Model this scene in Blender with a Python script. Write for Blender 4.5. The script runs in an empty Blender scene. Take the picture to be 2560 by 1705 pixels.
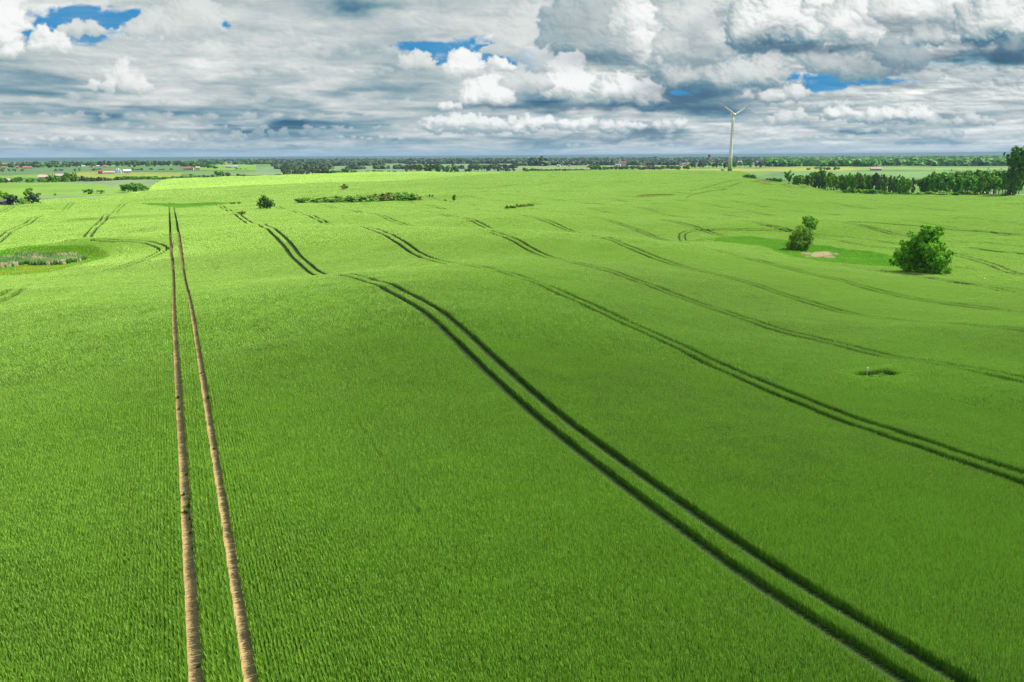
import bpy, math, random
import numpy as np
from mathutils import Matrix, Vector
rnd = random.Random(7); RS = np.random.RandomState(11)
SC = bpy.context.scene; COL = SC.collection

# ------------------------------------------------------------------ camera, world, sun, exposure
F, CX, CY = 1991.0, 1280.0, 852.5              # focal length and centre in pixels of the 2560 x 1705 photograph
TH, PSI, ROLL = math.radians(12.95), math.radians(22.9), math.radians(.2)
CAMZ = 20.0
cam = bpy.data.cameras.new('camera'); co = bpy.data.objects.new('camera', cam); COL.objects.link(co)
cam.sensor_width = 36; cam.lens = F*36/2560; cam.clip_start = .5; cam.clip_end = 120000
fw = Vector((math.sin(PSI)*math.cos(TH), math.cos(PSI)*math.cos(TH), -math.sin(TH)))
rt = Vector((math.cos(PSI), -math.sin(PSI), 0)); up = rt.cross(fw)
cr, sr = math.cos(ROLL), math.sin(ROLL)
R_ = rt*cr-up*sr; U_ = rt*sr+up*cr
co.matrix_world = Matrix.Translation((0, 0, CAMZ)) @ Matrix((R_, U_, -fw)).transposed().to_4x4()
SC.camera = co

SUN_AZ, SUN_EL = math.radians(97), math.radians(49)
world = bpy.data.worlds.new('World'); SC.world = world; world.use_nodes = True
wn = world.node_tree.nodes; bg = wn['Background']
sky = wn.new('ShaderNodeTexSky'); sky.sky_type = 'NISHITA'; sky.sun_disc = False
sky.sun_elevation = SUN_EL; sky.sun_rotation = SUN_AZ
world.node_tree.links.new(sky.outputs[0], bg.inputs[0]); bg.inputs[1].default_value = .13
sl = bpy.data.lights.new('sun', 'SUN'); sl.energy = 5.0; sl.angle = math.radians(.5); sl.color = (1, .965, .90)
so = bpy.data.objects.new('sun', sl); COL.objects.link(so)
sd = Vector((math.sin(SUN_AZ)*math.cos(SUN_EL), math.cos(SUN_AZ)*math.cos(SUN_EL), math.sin(SUN_EL)))
so.rotation_euler = (-sd).to_track_quat('-Z', 'Y').to_euler()
SC.view_settings.view_transform = 'Standard'; SC.view_settings.look = 'None'
SC.view_settings.exposure = 0.97; SC.view_settings.gamma = 1.0
SC.cycles.max_bounces = 6; SC.cycles.diffuse_bounces = 3; SC.cycles.transmission_bounces = 4
SC.cycles.volume_bounces = 0; SC.cycles.use_denoising = True; SC.cycles.denoising_prefilter = 'NONE'
DOME_GAIN = 2**-.97

# ------------------------------------------------------------------ helpers
def ray(px, py):
    a = (np.asarray(px, float)-CX)/F; b = -(np.asarray(py, float)-CY)/F
    a2 = a*cr+b*sr; b2 = -a*sr+b*cr
    h = math.cos(TH)+b2*math.sin(TH); z = -math.sin(TH)+b2*math.cos(TH)
    return a2*math.cos(PSI)+h*math.sin(PSI), -a2*math.sin(PSI)+h*math.cos(PSI), z
def proj(X, Y, Z):                              # world point (camera-relative z) -> pixel
    fx = X*math.sin(PSI)+Y*math.cos(PSI); r = X*math.cos(PSI)-Y*math.sin(PSI)
    D = fx*math.cos(TH)-Z*math.sin(TH); u = fx*math.sin(TH)+Z*math.cos(TH)
    D = np.where(D < .01, np.nan, D); a = r/D; b = u/D
    return CX+F*(a*cr-b*sr), CY-F*(a*sr+b*cr)

def link(o, parent=None):
    COL.objects.link(o)
    if parent is not None: o.parent = parent
    return o
def tag(o, label=None, cat=None, group=None, kind=None):
    if label: o['label'] = label
    if cat: o['category'] = cat
    if group: o['group'] = group
    if kind: o['kind'] = kind
    return o
def np_mesh(name, V, faces, mats=(), smooth=False, col=None, midx=None):
    """V (n,3); faces: list of int arrays (m,k), k = 3 or 4"""
    me = bpy.data.meshes.new(name); V = np.asarray(V, np.float32)
    me.vertices.add(len(V)); me.vertices.foreach_set('co', V.ravel())
    fs = [np.asarray(f, np.int32) for f in faces if len(f)]
    nl = sum(f.size for f in fs); nf = sum(len(f) for f in fs)
    me.loops.add(nl); me.polygons.add(nf)
    me.loops.foreach_set('vertex_index', np.concatenate([f.ravel() for f in fs]))
    tot = np.concatenate([np.full(len(f), f.shape[1], np.int32) for f in fs])
    st = np.r_[0, np.cumsum(tot)[:-1]].astype(np.int32)
    me.polygons.foreach_set('loop_start', st)
    if midx is not None: me.polygons.foreach_set('material_index', np.asarray(midx, np.int32))
    me.update(calc_edges=True)
    if smooth: me.polygons.foreach_set('use_smooth', np.ones(nf, bool))
    if col is not None:
        at = me.color_attributes.new('col', 'FLOAT_COLOR', 'POINT')
        c = np.ones((len(V), 4), np.float32); c[:, :3] = col
        at.data.foreach_set('color', c.ravel())
    for m in (mats if isinstance(mats, (list, tuple)) else [mats]): me.materials.append(m)
    return me
def mobj(name, me, parent=None, loc=None):
    o = bpy.data.objects.new(name, me); link(o, parent)
    if loc is not None: o.location = loc
    return o
def empty(name, loc):
    o = bpy.data.objects.new(name, None); o.location = loc; o.empty_display_size = .5
    return link(o)
class MB:                                        # collects small solid shapes into one mesh
    def __init__(s): s.v = []; s.f = []
    def box(s, x0, x1, y0, y1, z0, z1):
        n = len(s.v); s.v += [(x, y, z) for z in (z0, z1) for x, y in ((x0, y0), (x1, y0), (x1, y1), (x0, y1))]
        s.f += [(n, n+3, n+2, n+1), (n+4, n+5, n+6, n+7)]+[(n+i, n+(i+1) % 4, n+4+(i+1) % 4, n+4+i) for i in range(4)]
    def prism(s, pts, y0, y1):                   # polygon in xz extruded along y
        n = len(s.v); k = len(pts); s.v += [(x, y0, z) for x, z in pts]+[(x, y1, z) for x, z in pts]
        s.f += [tuple(range(n, n+k)), tuple(range(n+2*k-1, n+k-1, -1))]+[(n+(i+1) % k, n+i, n+k+i, n+k+(i+1) % k) for i in range(k)]
    def tube(s, pts, rad, k=8, cap=True):
        n = len(s.v); pts = [Vector(p) for p in pts]
        for i, p in enumerate(pts):
            d = (pts[min(i+1, len(pts)-1)]-pts[max(i-1, 0)]).normalized()
            a = d.orthogonal().normalized(); b = d.cross(a)
            r = rad[i] if isinstance(rad, (list, tuple)) else rad
            for j in range(k):
                t = 2*math.pi*j/k; s.v.append(tuple(p+a*math.cos(t)*r+b*math.sin(t)*r))
        for i in range(len(pts)-1):
            for j in range(k): s.f.append((n+i*k+j, n+i*k+(j+1) % k, n+(i+1)*k+(j+1) % k, n+(i+1)*k+j))
        if cap: s.f += [tuple(range(n+k-1, n-1, -1)), tuple(range(n+(len(pts)-1)*k, n+len(pts)*k))]
    def mesh(s, name, mats, smooth=False):
        me = bpy.data.meshes.new(name); me.from_pydata(s.v, [], s.f)
        for m in (mats if isinstance(mats, (list, tuple)) else [mats]): me.materials.append(m)
        if smooth: me.polygons.foreach_set('use_smooth', [True]*len(me.polygons))
        return me

# numpy noise
_tab = np.random.RandomState(3).rand(256, 256).astype(np.float32)
def vnoise(x, y):
    xi = np.floor(x).astype(np.int64); yi = np.floor(y).astype(np.int64)
    fx = x-xi; fy = y-yi; fx = fx*fx*fx*(fx*(fx*6-15)+10); fy = fy*fy*fy*(fy*(fy*6-15)+10)
    g = lambda i, j: _tab[(xi+i) & 255, (yi+j) & 255]
    return (g(0, 0)*(1-fx)+g(1, 0)*fx)*(1-fy)+(g(0, 1)*(1-fx)+g(1, 1)*fx)*fy
def fbm(x, y, o=5, gain=.5, lac=2.03, ridge=False):
    s = 0; a = 1; t = 0
    for k in range(o):
        n = vnoise(x+k*17.3, y-k*9.1)
        if ridge: n = 1-np.abs(2*n-1)
        s = s+a*n; t += a; a *= gain; x = x*lac; y = y*lac
    return s/t
def sstep(a, b, x):
    t = np.clip((x-a)/(b-a), 0, 1); return t*t*(3-2*t)
def srgb(*c):
    c = np.array(c, float)/255
    return np.where(c <= .04045, c/12.92, ((c+.055)/1.055)**2.4)

# materials
def mat(name, color=(.5, .5, .5), rough=.9, attr=False, noise=None, trans=0, metal=0, spec=.2, vary=None, bump=None):
    """noise=(scale, amount, colour2); vary: per-object brightness variation; trans: translucency share"""
    m = bpy.data.materials.new(name); m.use_nodes = True; nt = m.node_tree; N = nt.nodes; L = nt.links
    b = N['Principled BSDF']; b.inputs['Roughness'].default_value = rough; b.inputs['Metallic'].default_value = metal
    b.inputs['Specular IOR Level'].default_value = spec
    if attr:
        a = N.new('ShaderNodeAttribute'); a.attribute_name = 'col'; c = a.outputs['Color']
    else:
        a = N.new('ShaderNodeRGB'); a.outputs[0].default_value = (*color, 1); c = a.outputs[0]
    if noise:
        tc = N.new('ShaderNodeTexCoord'); n = N.new('ShaderNodeTexNoise'); n.inputs['Scale'].default_value = noise[0]
        n.inputs['Detail'].default_value = 5; L.new(tc.outputs['Object'], n.inputs['Vector'])
        mp = N.new('ShaderNodeMapRange'); mp.inputs[1].default_value = .35; mp.inputs[2].default_value = .65
        L.new(n.outputs['Fac'], mp.inputs[0]); mp.inputs[4].default_value = noise[1]
        mx = N.new('ShaderNodeMix'); mx.data_type = 'RGBA'; L.new(mp.outputs[0], mx.inputs[0])
        L.new(c, mx.inputs[6]); mx.inputs[7].default_value = (*noise[2], 1); c = mx.outputs[2]
    if vary:
        oi = N.new('ShaderNodeObjectInfo'); hs = N.new('ShaderNodeHueSaturation')
        m1 = N.new('ShaderNodeMapRange'); m1.inputs[3].default_value = 1-vary; m1.inputs[4].default_value = 1+vary
        L.new(oi.outputs['Random'], m1.inputs[0]); L.new(m1.outputs[0], hs.inputs['Value'])
        m2 = N.new('ShaderNodeMapRange'); m2.inputs[3].default_value = .5-vary*.07; m2.inputs[4].default_value = .5+vary*.07
        mm = N.new('ShaderNodeMath'); mm.operation = 'MULTIPLY'; mm.inputs[1].default_value = 7.31
        fr = N.new('ShaderNodeMath'); fr.operation = 'FRACT'
        L.new(oi.outputs['Random'], mm.inputs[0]); L.new(mm.outputs[0], fr.inputs[0]); L.new(fr.outputs[0], m2.inputs[0])
        L.new(m2.outputs[0], hs.inputs['Hue']); L.new(c, hs.inputs['Color']); c = hs.outputs[0]
    L.new(c, b.inputs['Base Color'])
    if bump:
        tc = N.new('ShaderNodeTexCoord'); n = N.new('ShaderNodeTexNoise'); n.inputs['Scale'].default_value = bump[0]; n.inputs['Detail'].default_value = 6
        L.new(tc.outputs['Object'], n.inputs['Vector']); bp = N.new('ShaderNodeBump'); bp.inputs['Distance'].default_value = bump[1]
        L.new(n.outputs['Fac'], bp.inputs['Height']); L.new(bp.outputs[0], b.inputs['Normal'])
    if trans:
        t = N.new('ShaderNodeBsdfTranslucent'); L.new(c, t.inputs[0]); ms = N.new('ShaderNodeMixShader'); ms.inputs[0].default_value = trans
        L.new(b.outputs[0], ms.inputs[1]); L.new(t.outputs[0], ms.inputs[2]); L.new(ms.outputs[0], N['Material Output'].inputs[0])
    return m

# ------------------------------------------------------------------ terrain: heights fitted to surveyed points
TR={0:[(187,604),(258,556)],
2:[(2303,1705),(1925,1463),(1431,1100),(1270,963),(1200,897),(1085,788),(942,713),(862,694),(800,691),(735,638),(700,595),(681,577),(651,565),(624,560),(604,547)],
3:[(2560,1210),(2104,1053),(1900,970),(1760,906),(1590,825),(1352,715),(1185,670),(1100,659),(1036,632),(984,598),(939,578),(846,572),(771,540)],
4:[(2560,958),(2218,896),(2036,857),(1760,770),(1525,684),(1419,657),(1345,638),(1290,607),(1226,583),(1040,573),(955,545)],
5:[(2560,834),(2259,807),(2087,781),(1900,723),(1711,674),(1565,619),(1487,593),(1239,577),(1163,550)],
6:[(2560,786),(2354,762),(2225,738),(2066,697),(1862,648),(1767,626),(1720,616),(1610,605),(1450,589),(1351,550)],
7:[(1664,604),(1535,560)]}
# (px,py,z rel. camera)
EX=[(554,1705,-19.6),(522,1402,-19.1),(482,1100,-18.7),(475,965,-17.9),(464,870,-17.5),(455,802,-17.3),(445,758,-17.9),(445,734,-19.6),
(448,700,-21.8),(445,649,-21.4),(440,594,-20.9),(436,556,-21.6),
(0,1700,-19.8),(0,1400,-19.3),(0,1100,-18.8),(0,950,-18.4),(0,850,-18.3),(0,780,-18.9),(200,765,-18.4),(200,730,-20.4),(0,735,-20.6),(100,700,-22.6),
(-900,1700,-20),(-900,900,-20),(-900,700,-22),(3400,1700,-20),(3400,1000,-21.5),(3400,800,-23),(3400,650,-25),
(130,655,-24.2),(260,640,-23.6),(400,625,-22.3),(0,670,-24),(150,620,-23.6),(-400,640,-24),
(100,575,-22.2),(100,545,-22.3),(300,545,-22),(210,533,-24.2),(190,504,-22.6),(98,530,-24),(95,505,-23.2),(292,522,-24),(280,508,-23.2),
(450,520,-24.6),(400,514,-25),(520,500,-24.5),(500,478,-23.2),(500,460,-20.8),(500,446,-18.6),(700,440,-17.6),(900,432,-16.4),(1150,431,-16.8),(1000,455,-19.5),
(700,465,-21),(720,490,-23.4),(900,506,-24),(1100,500,-23.6),(860,471,-21.3),(668,527,-23),(560,530,-23.2),(750,520,-23.4),(1000,520,-24),(1200,525,-24),
(50,486,-25),(50,460,-24.6),(250,478,-25),(100,450,-26.5),(300,458,-26.5),(-400,470,-25),
(1300,518,-23.6),(1300,480,-21.8),(1300,455,-19.6),(1500,445,-19),(1500,470,-21.6),(1700,428,-17.8),(1450,430,-17.2),
(1640,493,-22.4),(1500,505,-22.4),(1400,525,-22.2),(1700,505,-22.3),(1700,540,-24.2),(1600,521,-22.0),(1900,500,-22.2),(1850,530,-24.5),
(1900,452,-18.2),(1800,458,-18.8),(1980,463,-19.6),(2000,474,-21.6),(2100,483,-23.6),(2250,491,-24.6),(2500,487,-24.2),(3000,490,-24),
(2050,505,-23.2),(2300,510,-24.2),(2000,640,-27),(1850,612,-26.4),(2180,655,-26.6),(2310,688,-26),(1995,630,-27),(2450,705,-25.4),(2450,650,-25.6),
(2200,600,-25.6),(2000,585,-25),(2000,562,-23),(2300,545,-22.8),(2540,527,-22.6),(2400,590,-24.6),(2560,620,-25),(2560,700,-25),(2560,740,-24.6),(1850,575,-24.6),
(2300,530,-25.2),(2050,545,-25)]
# (px, dist, z)
EXD=[(2050,650,-27),(2300,640,-28),(2550,640,-27),(1800,900,-21),(2100,960,-25),(2300,1000,-24.5),(2500,1000,-24.5),(2100,1600,-19.6),(2400,1600,-19.4),(1832,1263,-20),(2300,1900,-24),(1700,1500,-24),(2000,2200,-23),
(1200,1300,-23),(900,1200,-24),(600,1100,-25),(300,1000,-27),(0,1000,-27),(100,1600,-26),(500,1800,-25),(900,2000,-24),(1300,2200,-24),(1300,1600,-25)]
for a in (-1200,-400,100,500,900,1300,1700,2100,2500,3300):
    for d,z in ((3000,-23),(5000,-22),(8000,-20),(11000,-14)): EXD.append((a,d,z))
    EXD.append((a,14000,20+max(0,a)*.014)); EXD.append((a,24000,5))
for a in (-1200,-300,500,1300,2100,3300):
    EXD+=[(a,12,-19.7),(a,4,-19.7)]
P=[]
for k,l in TR.items():
    for px,py in l:
        x,y,z=ray(px,py); t=(.3+(k-1)*24)/x; P.append((x*t,y*t,z*t))
for px,py,zz in EX:
    x,y,z=ray(px,py); t=zz/z; P.append((x*t,y*t,zz))
for px,d,zz in EXD:
    x,y,z=ray(px,394); n=np.hypot(x,y); P.append((x/n*d,y/n*d,zz))
P=np.array(P)
AZ0=np.radians(22.9)
def pol(X,Y):
    az=np.arctan2(X,Y)-AZ0
    az=(az+np.pi)%(2*np.pi)-np.pi
    return np.stack([np.clip(az,-1.2,1.2)*.7,.5*np.log(X*X+Y*Y+4)],-1)
C0=pol(P[:,0],P[:,1])
def kern(r2): return .5*r2*np.log(r2+1e-12)
_r2=((C0[:,None]-C0[None])**2).sum(-1)
n=len(P); A=np.zeros((n+3,n+3)); A[:n,:n]=kern(_r2)+np.eye(n)*2e-5
Q=np.c_[np.ones(n),C0]; A[:n,n:]=Q; A[n:,:n]=Q.T
W=np.linalg.solve(A,np.r_[P[:,2],0,0,0])
def gz(X,Y):
    X=np.asarray(X,float);Y=np.asarray(Y,float); sh=X.shape
    c=pol(X.ravel(),Y.ravel()); out=np.empty(len(c))
    for i in range(0,len(c),40000):
        cc=c[i:i+40000]
        r2=(cc[:,0:1]-C0[None,:,0])**2+(cc[:,1:2]-C0[None,:,1])**2
        out[i:i+40000]=kern(r2)@W[:n]+W[n]+cc@W[n+1:]
    return out.reshape(sh)

ZC = CAMZ
def ground_z(X, Y):                              # world z
    X = np.asarray(X, float); Y = np.asarray(Y, float)
    z = gz(X, Y)+ZC; d = np.hypot(X, Y)
    z = z+(fbm(X/9+40, Y/9, 3)-.5)*.45*sstep(40, 90, d)+(fbm(X/30+4, Y/30, 3)-.5)*1.7*sstep(110, 300, d)*(1-sstep(1500, 3000, d))+(fbm(X/70, Y/70+9, 3)-.5)*3.*sstep(330, 600, d)*(1-sstep(9000, 14000, d)*.5)
    return z
def march(px, py, d0=18, d1=15000, lift=0.):
    """first hit of the pixel ray with the terrain"""
    x, y, z = ray(px, py); h = math.hypot(x, y); x, y, z = x/h, y/h, z/h
    t = np.exp(np.linspace(math.log(d0), math.log(d1), 900))
    g = ground_z(x*t, y*t)+lift-CAMZ-z*t
    i = np.where(g > 0)[0]
    if not len(i): return x*d1, y*d1, d1
    i = max(i[0], 1); a, b = g[i-1], g[i]; T = t[i-1]+(t[i]-t[i-1])*(-a)/(b-a+1e-9)
    return x*T, y*T, T
def at_dist(px, d):
    x, y, z = ray(px, 398); h = np.hypot(x, y); return x/h*d, y/h*d

# ground grid: polar round the camera, dense inside the view
def in_poly(px, py, poly):
    inside = np.zeros(np.shape(px), bool); n = len(poly)
    for i in range(n):
        x1, y1 = poly[i]; x2, y2 = poly[(i+1) % n]
        if y1 == y2: continue
        c = ((y1 > py) != (y2 > py)) & (px < (x2-x1)*(py-y1)/(y2-y1)+x1); inside ^= c
    return inside
def plan_poly(pts, off=(0, 0), s=1., d0=18):
    return [march(off[0]+x*s, off[1]+y*s, d0)[:2] for x, y in pts]
HOL_L = plan_poly([(-90, 640), (0, 636), (35, 625), (130, 619), (234, 619), (262, 630), (278, 643), (231, 659), (180, 673), (136, 684), (60, 692), (0, 696), (-90, 700)])
HOL_R = plan_poly([(60, 372), (130, 342), (300, 337), (600, 367), (850, 402), (1250, 452), (1370, 482), (1500, 520), (1560, 575), (1390, 566), (1100, 546), (850, 523), (650, 488), (500, 430), (350, 402), (200, 387)], (1760, 480), .3397)
HOL_M = plan_poly([(830, 508), (900, 503.5), (1060, 500), (1030, 505), (930, 507.5), (860, 509)])
HOL_F = plan_poly([(350, 510), (420, 511), (520, 507.5), (630, 506), (640, 504), (560, 512), (500, 519), (440, 522), (400, 517)])
BANK = plan_poly([(1876, 457), (1896, 451), (1940, 452), (1975, 458), (2018, 472), (1990, 472), (1950, 464), (1905, 462)], d0=400)
BANK2 = plan_poly([(1555, 496), (1600, 489), (1640, 486.5), (1695, 488), (1660, 492), (1610, 495.5)], d0=300)
CLEAR = plan_poly([(2130, 944), (2165, 938), (2215, 934), (2250, 942), (2235, 952), (2190, 956), (2150, 952)])
DMAX_PX = np.array([-1500, -400, 0, 280, 350, 420, 500, 1000, 1250, 1700, 1800, 1860, 1890, 1940, 2000, 2100, 2560, 3000, 4500])
DMAX_D = np.array([560, 560, 560, 600, 640, 760, 960, 1010, 1060, 1180, 1150, 1000, 760, 700, 606, 590, 585, 585, 585])
def px_of(X, Y):                                 # column on the horizon of a bearing
    az = np.arctan2(X, Y)-PSI; az = (az+np.pi) % (2*np.pi)-np.pi
    return CX+F*math.cos(TH)*np.tan(np.clip(az, -1.3, 1.3))*1.0
def dmax_at(X, Y): return np.interp(px_of(X, Y), DMAX_PX, DMAX_D)

azi = np.concatenate([np.radians(np.linspace(-180, -44, 46)[:-1]), np.radians(np.linspace(-44, 44, 1150)), np.radians(np.linspace(44, 180, 46)[1:-1])])+PSI
rad = [0.6, 3, 7, 12]
r = 16.
while r < 26000: rad.append(r); r += max(.35, min(r*r/CAMZ/F*3.2, r*.018))
rad.append(26000.); rad = np.array(rad)
A_, R2 = np.meshgrid(azi, rad); GX = R2*np.sin(A_); GY = R2*np.cos(A_)
GZ = ground_z(GX, GY); nr, na = GX.shape
GPX, GPY = proj(GX, GY, GZ-CAMZ); GD = R2
def cell_colors(X, Y):
    u = (X*.86+Y*.5)/420+fbm(X/1500, Y/1500, 2)*1.5; v = (Y*.86-X*.5)/300+fbm(X/1300+5, Y/1300, 2)*1.5
    h = _tab[(np.floor(u).astype(int)*7+3) & 255, (np.floor(v).astype(int)*13+5+np.floor(u).astype(int)) & 255]
    pal = np.array([(.09, .15, .05), (.12, .19, .05), (.06, .13, .035), (.13, .18, .085), (.12, .21, .035), (.075, .14, .05), (.16, .19, .08), (.10, .17, .045)])
    return pal[np.clip((h*8).astype(int), 0, 7)]
gc = cell_colors(GX, GY)
WOODC = np.array((.028, .062, .024))
wood = sstep(5400, 6600, GD+900*(fbm(GX/900, GY/900, 3)-.5)*2)*np.where(GPX < 1000, .75, 1)
wood = np.maximum(wood, sstep(9000, 10500, GD))
gc = gc*(1-wood[..., None])+WOODC*wood[..., None]
LIME, PALE, YELL, MIDG = (.125, .225, .033), (.11, .18, .075), (.20, .22, .04), (.06, .135, .036)
FIELDS = [  # (pixel outline, nearest, farthest, colour)
 ([(-600, 452), (0, 452), (120, 455), (260, 462), (310, 472), (345, 478), (300, 486), (0, 494), (-600, 500)], 560, 990, LIME),
 ([(100, 428), (200, 429), (330, 430), (460, 432), (450, 440), (380, 445), (290, 450), (170, 448)], 1000, 2400, (.17, .21, .036)),
 ([(0, 418), (260, 416), (460, 414), (460, 426), (250, 428), (0, 440)], 1300, 4000, (.075, .14, .05)),
 ([(500, 413), (640, 412), (640, 426), (500, 425)], 1300, 4500, LIME),
 ([(640, 416), (760, 414), (900, 415), (1000, 412), (1280, 410), (1280, 430), (640, 432)], 1200, 5000, PALE),
 ([(1240, 406), (1360, 405), (1360, 411), (1240, 411)], 2000, 6000, (.19, .21, .09)),
 ([(1560, 426), (1700, 420), (1830, 421), (1920, 420), (2080, 413), (2600, 412), (2600, 421), (2200, 424), (1990, 430), (1900, 432), (1700, 430)], 1150, 1750, YELL),
 ([(2080, 412), (2700, 412), (2700, 425), (2150, 424)], 1150, 1750, (.13, .21, .04)),
 ([(1980, 424), (2180, 423), (2700, 424), (2700, 470), (1980, 470)], 760, 1250, (.10, .185, .055)),
 ([(1760, 401), (2070, 402), (2075, 406), (1760, 407)], 2000, 6500, YELL),
]
for poly, a, b, c in FIELDS:
    m = (GD > a) & (GD < b) & in_poly(GPX, GPY, poly); gc[m] = c
main = GD < dmax_at(GX, GY)+6
verge = (GD < 1000) & ~main
gc[verge & (GPX > 1850) & (GD < 760)] = (.075, .16, .02)
gc[main & (GD > 85)] = (.07, .15, .02)
m = main & (GD <= 130); t = sstep(330, 420, GD)
gc[main & (GD < 400)] = (.020, .045, .008)  # ground under wheat and in narrow ruts painted near-black to stand for shade
gc[main & (GD < 400) & (np.abs(np.abs(GX-.3)-.97) < .40) & (GY < 260)] = (.36, .25, .11)
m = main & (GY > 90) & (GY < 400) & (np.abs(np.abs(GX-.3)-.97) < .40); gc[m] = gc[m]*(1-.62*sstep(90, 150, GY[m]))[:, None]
gc[in_poly(GX, GY, BANK)] = (.13, .10, .04)
gc[in_poly(GX, GY, BANK2)] = (.10, .085, .035)
gn = (fbm(GX/35, GY/35, 5)*.7+fbm(GX/260, GY/260, 3)*.3-.5)*2
far_m = ~main
gc = gc*(1+gn[..., None]*np.where(far_m, .35, .12)[..., None])
for hol in (HOL_L, HOL_R, HOL_M, HOL_F):
    mh = in_poly(GX, GY, hol); gc[mh] = np.array((.085, .17, .022))
RUT_BARE = [(0, 1), ]
idx = (np.arange(nr-1)[:, None]*na+np.arange(na)[None]).ravel(); nxt = (np.arange(nr-1)[:, None]*na+(np.arange(na)[None]+1) % na).ravel()
gf = np.stack([idx, nxt, nxt+na, idx+na], -1)
V = np.stack([GX, GY, GZ], -1).reshape(-1, 3)
V = np.vstack([V, [[0, 0, float(ground_z(0., .5))]]]); ctr = len(V)-1
tri = np.stack([np.full(na, ctr), (np.arange(na)+1) % na, np.arange(na)], -1)
gcol = np.vstack([gc.reshape(-1, 3), [(.44, .29, .15)]])
M_ground = mat('ground_soil_and_fields', attr=True, noise=(.9, .04, (.16, .13, .05)), rough=.95, spec=.1, bump=(6, .05))
g_ob = mobj('ground', np_mesh('ground', V, [gf[:, ::-1], tri[:, ::-1]], M_ground, True, np.clip(gcol, 0, 1)))
tag(g_ob, 'rolling farmland of green fields with sandy soil in the wheel ruts', 'ground', kind='structure')
ZMIN = float(V[:, 2].min())

# ------------------------------------------------------------------ sky dome with clouds
# painted on a fine angular raster (2 photo pixels = 0.058 degrees per step), then carried by the dome's vertices
SX0, SX1, SY0, SY1, SST = -80, 2640, -40, 424, 2.
sxx = np.arange(SX0, SX1+.1, SST); syy = np.arange(SY0, SY1+.1, SST)
RPX, RPY = np.meshgrid(sxx, syy)
def plane_uv(az, el):
    c = 1/np.tan(np.maximum(el, 0)+math.radians(2.4)); return np.sin(az-PSI)*c, np.cos(az-PSI)*c
RAMP_T = np.array([0, .2, .4, .6, .8, 1.])
RAMP_C = np.array([srgb(42, 90, 120), srgb(86, 130, 152), srgb(138, 166, 175), srgb(184, 195, 196), srgb(217, 222, 219), srgb(251, 252, 250)])
def ramp(t):
    t = (np.asarray(t)-.62)*1.14+.62
    return np.stack([np.interp(t, RAMP_T, RAMP_C[:, k]) for k in range(3)], -1)
def strat(az, el):
    u, v = plane_uv(az, el)
    wx = fbm(u*.6, v*.6, 4)-.5; wy = fbm(u*.6+9, v*.6+4, 4)-.5
    a = fbm(u*1.2+wx*2.2+3, v*.8+wy*2.2, 6, .52)
    b = fbm(u*3+wx*2+31, v*1.9+wy*2+7, 5, .55)
    return a*.62+b*.38
rx_, ry_, rz_ = ray(RPX, RPY); RAZ = np.arctan2(rx_, ry_); REL = np.arctan2(rz_, np.hypot(rx_, ry_))
ST = strat(RAZ, REL)
right = sstep(1250, 1700, RPX+(RPY-200)*.5)
Lm = .645+(ST-.5)*.95
# warped coordinates shared by all soft regions
wxp = RPX+(fbm(RPX/90, RPY/45, 5)-.5)*110; wyp = RPY+(fbm(RPX/90+7, RPY/45+3, 5)-.5)*56
def blob(x, y, rx, ry): return np.exp(-(((wxp-x)/rx)**2+((wyp-y)/ry)**2))
for x, y, rx, ry, a in [(300, 30, 400, 20, .02), (900, 8, 130, 16, -.30), (1000, 60, 200, 30, .08), (60, 205, 120, 20, -.12), (650, 130, 350, 40, .05),
 (350, 275, 330, 18, -.22), (120, 235, 180, 14, -.1), (720, 325, 170, 30, -.5), (900, 345, 140, 14, -.22), (560, 310, 60, 14, -.12), (900, 235, 220, 10, -.13), (1000, 150, 200, 24, .06),
 (1250, 40, 90, 60, .08), (1440, 60, 60, 70, -.22), (1520, 130, 90, 40, -.2), (1420, 262, 240, 14, -.4), (1730, 225, 150, 38, -.42), (1640, 262, 120, 12, -.2), (1840, 270, 120, 26, -.25), (1350, 245, 60, 25, -.25),
 (1950, 128, 130, 20, -.40), (2130, 125, 110, 12, -.28), (2420, 105, 90, 16, -.22), (2500, 142, 150, 20, -.58), (2250, 165, 160, 30, -.15), (2060, 310, 110, 10, -.2), (2170, 320, 90, 10, -.25), (1650, 338, 110, 9, -.3), (1350, 366, 90, 12, -.35), (1250, 345, 200, 8, -.12),
 (2330, 355, 90, 12, -.28), (2440, 250, 200, 40, .04), (2300, 215, 260, 20, .08), (1900, 330, 150, 10, .08), (200, 385, 300, 14, -.16), (700, 385, 400, 12, -.14), (1300, 392, 400, 12, -.1),
 (350, 345, 300, 8, .12), (50, 150, 60, 10, -.1), (1700, 90, 60, 40, -.18)]:
    Lm = Lm+a*1.0*blob(x, y, rx, ry)
SKYRGB = ramp(np.clip(Lm, .08, .93))
# openings of blue
hn = (fbm(RPX/56+(fbm(RPX/30,RPY/20,4)-.5)*1.2, RPY/26, 6, .6)-.5)*4.2
hole = np.full(RPX.shape, -9.)
for x, y, rx, ry in [(210, 62, 150, 40), (335, 42, 40, 18), (100, 72, 40, 34), (1070, 118, 120, 13), (1185, 132, 105, 34), (1295, 150, 50, 26), (2045, 208, 78, 24), (2170, 204, 90, 10), (2258, 112, 26, 8), (556, 70, 22, 18), (1980, 192, 30, 12), (1700, 232, 26, 6)]:
    hole = np.maximum(hole, 1-((RPX-x)/rx/1.12)**2-((RPY-y)/ry/1.18)**2)
hm = .93*sstep(-.1, .62, hole*.9+.1+hn*.55)[..., None]
blue = srgb(0, 138, 198)*(1-(RPY/420)[..., None]*.25)+srgb(120, 170, 200)*(RPY/420)[..., None]*.25
SKYRGB = SKYRGB*(1-hm)+blue*hm
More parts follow.
